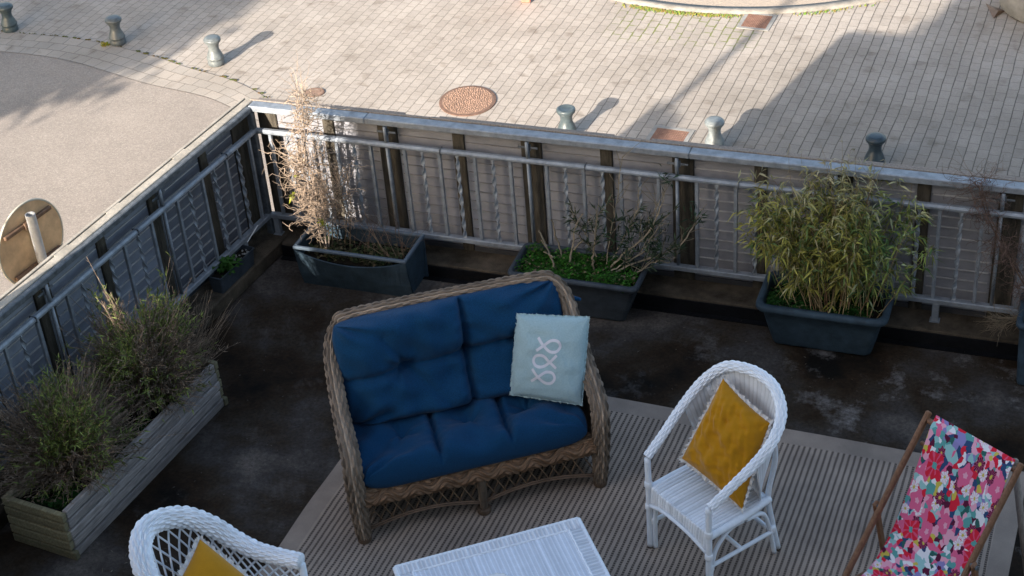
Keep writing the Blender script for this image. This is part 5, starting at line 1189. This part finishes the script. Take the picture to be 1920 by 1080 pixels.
# ================================================================= DECK CHAIR
def floral():
    m = bpy.data.materials.new('floral_canvas'); m.use_nodes = True; n, l = nodes(m); b = n['Principled BSDF']; b.inputs['Roughness'].default_value = .9; b.inputs['Specular IOR Level'].default_value = .15
    tc = n.new('ShaderNodeTexCoord').outputs['UV']
    def M_(op, a, b_=None):
        k = n.new('ShaderNodeMath'); k.operation = op
        for q, v in enumerate((a, b_)):
            if v is None: continue
            if isinstance(v, (int, float)): k.inputs[q].default_value = v
            else: l.new(v, k.inputs[q])
        return k.outputs[0]
    def warp(vec, sc, amt):
        z = n.new('ShaderNodeTexNoise'); z.inputs['Scale'].default_value = sc; z.inputs['Detail'].default_value = 2; l.new(vec, z.inputs['Vector'])
        s1 = n.new('ShaderNodeVectorMath'); s1.operation = 'SUBTRACT'; l.new(z.outputs['Color'], s1.inputs[0]); s1.inputs[1].default_value = (.5, .5, .5)
        s2 = n.new('ShaderNodeVectorMath'); s2.operation = 'SCALE'; l.new(s1.outputs[0], s2.inputs[0]); s2.inputs['Scale'].default_value = amt
        s3 = n.new('ShaderNodeVectorMath'); l.new(vec, s3.inputs[0]); l.new(s2.outputs[0], s3.inputs[1]); return s3.outputs[0]
    def cells(vec, sc, pal, seed):
        mp = n.new('ShaderNodeMapping'); mp.inputs['Location'].default_value = (seed, seed * .7, 0); l.new(vec, mp.inputs[0])
        v = n.new('ShaderNodeTexVoronoi'); v.voronoi_dimensions = '2D'; v.inputs['Scale'].default_value = sc; l.new(mp.outputs[0], v.inputs['Vector'])
        s = n.new('ShaderNodeSeparateColor'); l.new(v.outputs['Color'], s.inputs[0]); cr = n.new('ShaderNodeValToRGB'); cr.color_ramp.interpolation = 'CONSTANT'; e = cr.color_ramp.elements
        while len(e) < len(pal): e.new(.5)
        for k, c in enumerate(pal): e[k].position = k / len(pal); e[k].color = (*c, 1)
        l.new(s.outputs[0], cr.inputs[0]); return cr.outputs[0], v, s, mp
    red = (.62, .022, .05); pink = (.66, .13, .27); lpink = (.72, .36, .48); white = (.72, .74, .80); teal = (.10, .33, .33); aqua_ = (.28, .52, .54); navy = (.03, .07, .17); plum = (.10, .012, .045); yel = (.55, .47, .09); dgreen = (.03, .12, .11); viol = (.24, .22, .48)
    w1 = warp(tc, 22, .035)
    base, *_ = cells(w1, 19, [pink, aqua_, red, lpink, white, pink, teal, viol, red, navy, pink, aqua_], 0)
    petals, v2, s2, _ = cells(warp(tc, 30, .03), 40, [white, navy, pink, teal, yel, lpink, red, plum, aqua_, lpink, dgreen], 3.3)
    keep = M_('GREATER_THAN', s2.outputs[1], .48); c = mix(n, l, keep, base, petals)
    # big poppies with scalloped outline and dark heart
    def flower(c, sc, seed, thr, rad, col, heart, pet):
        mp = n.new('ShaderNodeMapping'); mp.inputs['Location'].default_value = (seed, seed * 1.3, 0); l.new(tc, mp.inputs[0])
        v = n.new('ShaderNodeTexVoronoi'); v.voronoi_dimensions = '2D'; v.inputs['Scale'].default_value = sc; v.inputs['Randomness'].default_value = .75; l.new(mp.outputs[0], v.inputs['Vector'])
        s = n.new('ShaderNodeSeparateColor'); l.new(v.outputs['Color'], s.inputs[0])
        # angle about the cell point
        vs = n.new('ShaderNodeVectorMath'); vs.operation = 'SCALE'; vs.inputs['Scale'].default_value = 1.0; l.new(mp.outputs[0], vs.inputs[0])
        d = n.new('ShaderNodeVectorMath'); d.operation = 'SUBTRACT'; l.new(vs.outputs[0], d.inputs[0]); l.new(v.outputs['Position'], d.inputs[1])
        sx = n.new('ShaderNodeSeparateXYZ'); l.new(d.outputs[0], sx.inputs[0]); a = M_('ARCTAN2', sx.outputs[1], sx.outputs[0])
        sc_ = M_('ADD', 1.0, M_('MULTIPLY', M_('SINE', M_('ADD', M_('MULTIPLY', a, float(pet)), M_('MULTIPLY', s.outputs[2], 20.0))), .16))
        rr = M_('DIVIDE', v.outputs['Distance'], sc_); on = M_('MULTIPLY', M_('LESS_THAN', rr, rad), M_('GREATER_THAN', s.outputs[0], thr))
        on2 = M_('MULTIPLY', M_('LESS_THAN', rr, rad * .27), on); shade = M_('MULTIPLY', M_('GREATER_THAN', M_('SINE', M_('MULTIPLY', a, pet * 2.0)), .55), on)
        c = mix(n, l, on, c, col); c = mix(n, l, M_('MULTIPLY', shade, .6), c, pink); return mix(n, l, on2, c, heart)
    tc = warp(tc, 26, .02); c = flower(c, 14, 8.8, .66, .34, white, yel, 5); c = flower(c, 12, 5.7, .74, .33, plum, yel, 7)
    c = flower(c, 9.5, 2.1, .66, .42, pink, lpink, 5); c = flower(c, 7.6, 11.3, .60, .40, red, teal, 4)
    l.new(c, b.inputs['Base Color'])
    bp = n.new('ShaderNodeBump'); bp.inputs['Strength'].default_value = .1; bp.inputs['Distance'].default_value = .002; l.new(noise_n(n, l, tc, 400, 2), bp.inputs['Height']); l.new(bp.outputs[0], b.inputs['Normal']); return m
p = np.array; TLc = p([4.885, -1.96, .905]); TRc = p([5.372, -2.262, .905])
fdir = p([-.42, -.85, 0]); fdir /= np.linalg.norm(fdir); cross = (TRc - TLc) / np.linalg.norm(TRc - TLc)
DC = thing('deck_chair', 'wooden deck chair with bright floral canvas sling at the lower right', 'deck chair')
Lr = 1.12
def rail(c0, nm='rail'):
    top = c0 + p([0, 0, .02]); d = fdir * .80 + p([0, 0, -.86]) * .93; d /= np.linalg.norm(d); bot = top + d * (top[2] - .01) / -d[2]
    mb = MB(); mb.bar(Vector(top), Vector(bot), .024, .045, bev=.008, up=tuple(np.cross(cross, d))); mb.build(nm, M['wood'], DC); return top, bot, d
tl_, bl2, dl = rail(TLc); tr_, br2, dr2 = rail(TRc)
def atl(s_): return tl_ + (bl2 - tl_) * s_
def atr(s_): return tr_ + (br2 - tr_) * s_
for s_, dz in ((.03, -.008), (.085, -.075)):
    mb = MB(); mb.bar(Vector(atl(s_) + cross * .012 + p([0, 0, dz])), Vector(atr(s_) - cross * .012 + p([0, 0, dz])), .030 if s_ < .05 else .022, .022, bev=.005, up=(0, 0, 1)); mb.build('top_bar', M['wood'], DC)
mb = MB(); mb.bar(Vector(atl(.93) + cross * .012), Vector(atr(.93) - cross * .012), .03, .022, bev=.005); mb.build('front_bar', M['wood'], DC)
# inner seat frame: from the floor at the back up to the front
nb = -fdir
for (a, s_) in ((atl, 1), (atr, -1)):
    piv = a(.52) + cross * s_ * .028; back = piv + nb * .42; back[2] = .03; frt = piv + fdir * .24 + p([0, 0, -.22]); mb = MB(); mb.bar(Vector(back), Vector(frt), .022, .042, bev=.007); mb.build('seat_frame', M['wood'], DC)
fl_ = atl(.52) + cross * .028 + fdir * .24 + p([0, 0, -.22]); fr_ = atr(.52) - cross * .028 + fdir * .24 + p([0, 0, -.22])
mb = MB(); mb.bar(Vector(fl_), Vector(fr_), .03, .03, bev=.006); mb.build('seat_bar', M['wood'], DC)
for (a, s_) in ((atl, -1), (atr, 1)):
    hp = a(.44) + cross * s_ * .026 + p([0, 0, .012]); ft = hp + nb * .12 + cross * s_ * .004; ft[2] = .10; mb = MB(); mb.bar(Vector(hp + (hp - ft) * .05), Vector(ft), .022, .042, bev=.008, up=tuple(fdir)); mb.build('prop', M['wood'], DC)
    mb = MB(); V_, F_ = tube_arr([hp - cross * s_ * .03, hp + cross * s_ * .022], .012, 12); mb.add(V_, F_); mb.build('pivot', M['metal_dark'], DC)
# canvas sling
ins = .055; nU, nV = 60, 160; a0 = atl(.02) + cross * ins + p([0, 0, .024]); b0 = atr(.02) - cross * ins * .5 + p([0, 0, .024])
a1 = fl_ + cross * (ins - .028) + p([0, 0, .018]); b1 = fr_ - cross * (ins * .5 - .028) + p([0, 0, .018])
V = []; UV = []
for j in range(nV + 1):
    q = j / nV; L_ = a0 * (1 - q) + a1 * q; R__ = b0 * (1 - q) + b1 * q; sag = .012 if q < .07 else -.235 * math.sin(math.pi * (q - .07) / .93) + .012 * (1 - q) * (1 - .12 * (1 - q))
    for i in range(nU + 1):
        g = i / nU; P3 = L_ * (1 - g) + R__ * g; P3 = P3 + p([0, 0, sag]) + p([0, 0, -.02]) * math.sin(math.pi * g) * math.sin(math.pi * q); V.append(P3); UV.append((g * .52, q * 1.15))
V = np.array(V); n_ = len(V); F = grid_faces(nV + 1, nU + 1); V = np.vstack([V, V - p([0, 0, .004])]); F = np.vstack([F, F[:, ::-1] + n_])
cv = mesh_obj('canvas', V, F, floral(), DC, uv=UV + UV, smooth=True)
mb = MB(); mb.bar(Vector(a0 - p([0, 0, .012]) - fdir * .0), Vector(b0 - p([0, 0, .012])), .036, .028, bev=.012); 
# grey pole at the far right
t = thing('wooden_pole', 'silver grey wooden pole leaning behind the deck chair at the right edge', 'pole', (5.337, -2.0, 0))
mb = MB(); V_, F_ = tube_arr([(.16, -.20, .01), (.0, .0, .70)], .019, 14); mb.add(V_, F_); mb.build('shaft', M['greywood'], t, True)
mb = MB(); mb.lathe([(.019, .0), (.021, .006), (.018, .022), (.008, .03)], 14, ctr=(0, 0, .70)); mb.build('tip', M['greywood'], t, True)

# ================================================================= LITTER ON THE FLOOR
random.seed(51)
def bits(name, label, n, x0, x1, y0, y1, cols, smin=.008, smax=.03):
    lf = LF()
    for k in range(n):
        a = random.uniform(0, 6.28); lf.add((random.uniform(x0, x1), random.uniform(y0, y1), .004 + random.random() * .006), (math.cos(a), math.sin(a), .1), (0, 0, 1), random.uniform(smin, smax), random.uniform(.003, .010), np.array(random.choice(cols)) * random.uniform(.6, 1.3), 0)
    o = lf.build(name, M['leaf'], None); tag(o, label, 'litter', kind='stuff')
bits('leaf_litter', 'dry leaf bits and twigs on the floor near the plank box', 60, .35, .95, -3.9, -3.05, [(.12, .10, .07), (.2, .18, .14)], .015, .05)
bits('leaf_litter', 'scattered dry leaf bits on the dark floor along the back ledge', 160, .6, 5.6, -1.0, -.14, [(.07, .055, .04), (.12, .10, .08)])
bits('leaf_litter', 'pale specks and bits of leaf on the floor left of the sofa', 90, .4, 1.9, -3.0, -.6, [(.06, .05, .04), (.10, .09, .08)], .006, .02)

random.seed(77)
lf = LF()
for k in range(150):
    a = random.uniform(0, 6.28); lf.add((random.uniform(1.6, 5.2), random.uniform(-4.1, -1.15), .013 + random.random() * .003), (math.cos(a), math.sin(a), .05), (0, 0, 1), random.uniform(.006, .022), random.uniform(.003, .007), np.array((.12, .09, .06)) * random.uniform(.5, 2.2), 0)
o = lf.build('crumbs', M['leaf'], None); tag(o, 'dry crumbs and leaf bits scattered on the rug', 'litter', kind='stuff')
# ================================================================= SHADOW CASTERS OUTSIDE THE FRAME (real trees and a lamp)
random.seed(61); rng = np.random.default_rng(61)
def tree(name, x, y, H_, crown, n, label, cz, col, shape):
    t = thing(name, label, 'tree', (x, y, D)); mb = MB()
    V_, F_ = tube_arr(spline([(0, 0, 0), (.05, .02, H_ * .4), (0, .05, H_ * .95)], 14), np.linspace(.11, .02, 14) * crown[2] / 2, 8); mb.add(V_, F_); tk = mb.build('trunk', mat('bark', (.09, .07, .05), .9, noise=.4), t, True)
    tw = TW()
    for k in range(50):
        z = random.uniform(H_ * .3, H_ * .9); a = random.uniform(0, 6.28); P, _ = walk((0, 0, z), (math.cos(a), math.sin(a), .7), crown[0] * random.uniform(.5, .9), 6, .12); tw.add(P, .02, .005, (.4, .35, .3))
    tw.build('branches', M['twig'], t); lf = LF(); cl = []
    for k in range(shape): 
        q = rv(1); q /= np.linalg.norm(q); q *= random.random() ** .33; cl.append(np.array([q[0] * crown[0], q[1] * crown[0], cz + q[2] * crown[1]]))
    for k in range(n):
        c = random.choice(cl); lf.add(c + rv(crown[3]), rv(1), rv(1), random.uniform(.18, .32) * (1 if name != 'cypress' else .38), .13 if name != 'cypress' else .05, np.array(col) * random.uniform(.6, 1.4), .1)
    lf.build('crown', M['leaf'], t); return t
tree('cypress', -2.42, -5.00, 5.0, (.26, 2.0, 1.0, .07), 16000, 'narrow dark cypress beside the road outside the terrace', 3.05, (.04, .07, .03), 90)
def st(s, t_): a = R(SUN_AZ); return (s * math.sin(a) + t_ * math.cos(a), s * math.cos(a) - t_ * math.sin(a))
x, y = st(-9, -10.3); tree('plane_tree', x, y, 8.2, (2.3, 2.5, 2.2, .30), 34000, 'tall leafy tree beside the road left of the terrace', 6.2, (.06, .09, .03), 110)
x, y = st(-12, -13.4); tree('plane_tree', x, y, 9.6, (3.0, 3.2, 2.2, .3), 22000, 'broad leafy tree farther left beyond the road', 7.2, (.06, .09, .03), 130)
x, y = st(-6.5, -1.16); t = thing('street_lamp', 'tall slim street lamp beside the road outside the terrace', 'street lamp', (x, y, D))
mb = MB(); V_, F_ = tube_arr([(0, 0, 0), (0, 0, 4), (0, 0, 8.4)], [.065, .06, .055], 12); mb.add(V_, F_); mb.build('pole', M['metal'], t, True)
mb = MB(); V_, F_ = tube_arr(spline([(0, 0, 8.35), (-.02, .2, 8.6), (-.05, .5, 8.7)], 12), .03, 8); mb.add(V_, F_); mb.box(-.12, .02, .45, 1.0, 8.62, 8.74, bev=.03); mb.build('lamp_head', M['metal'], t)
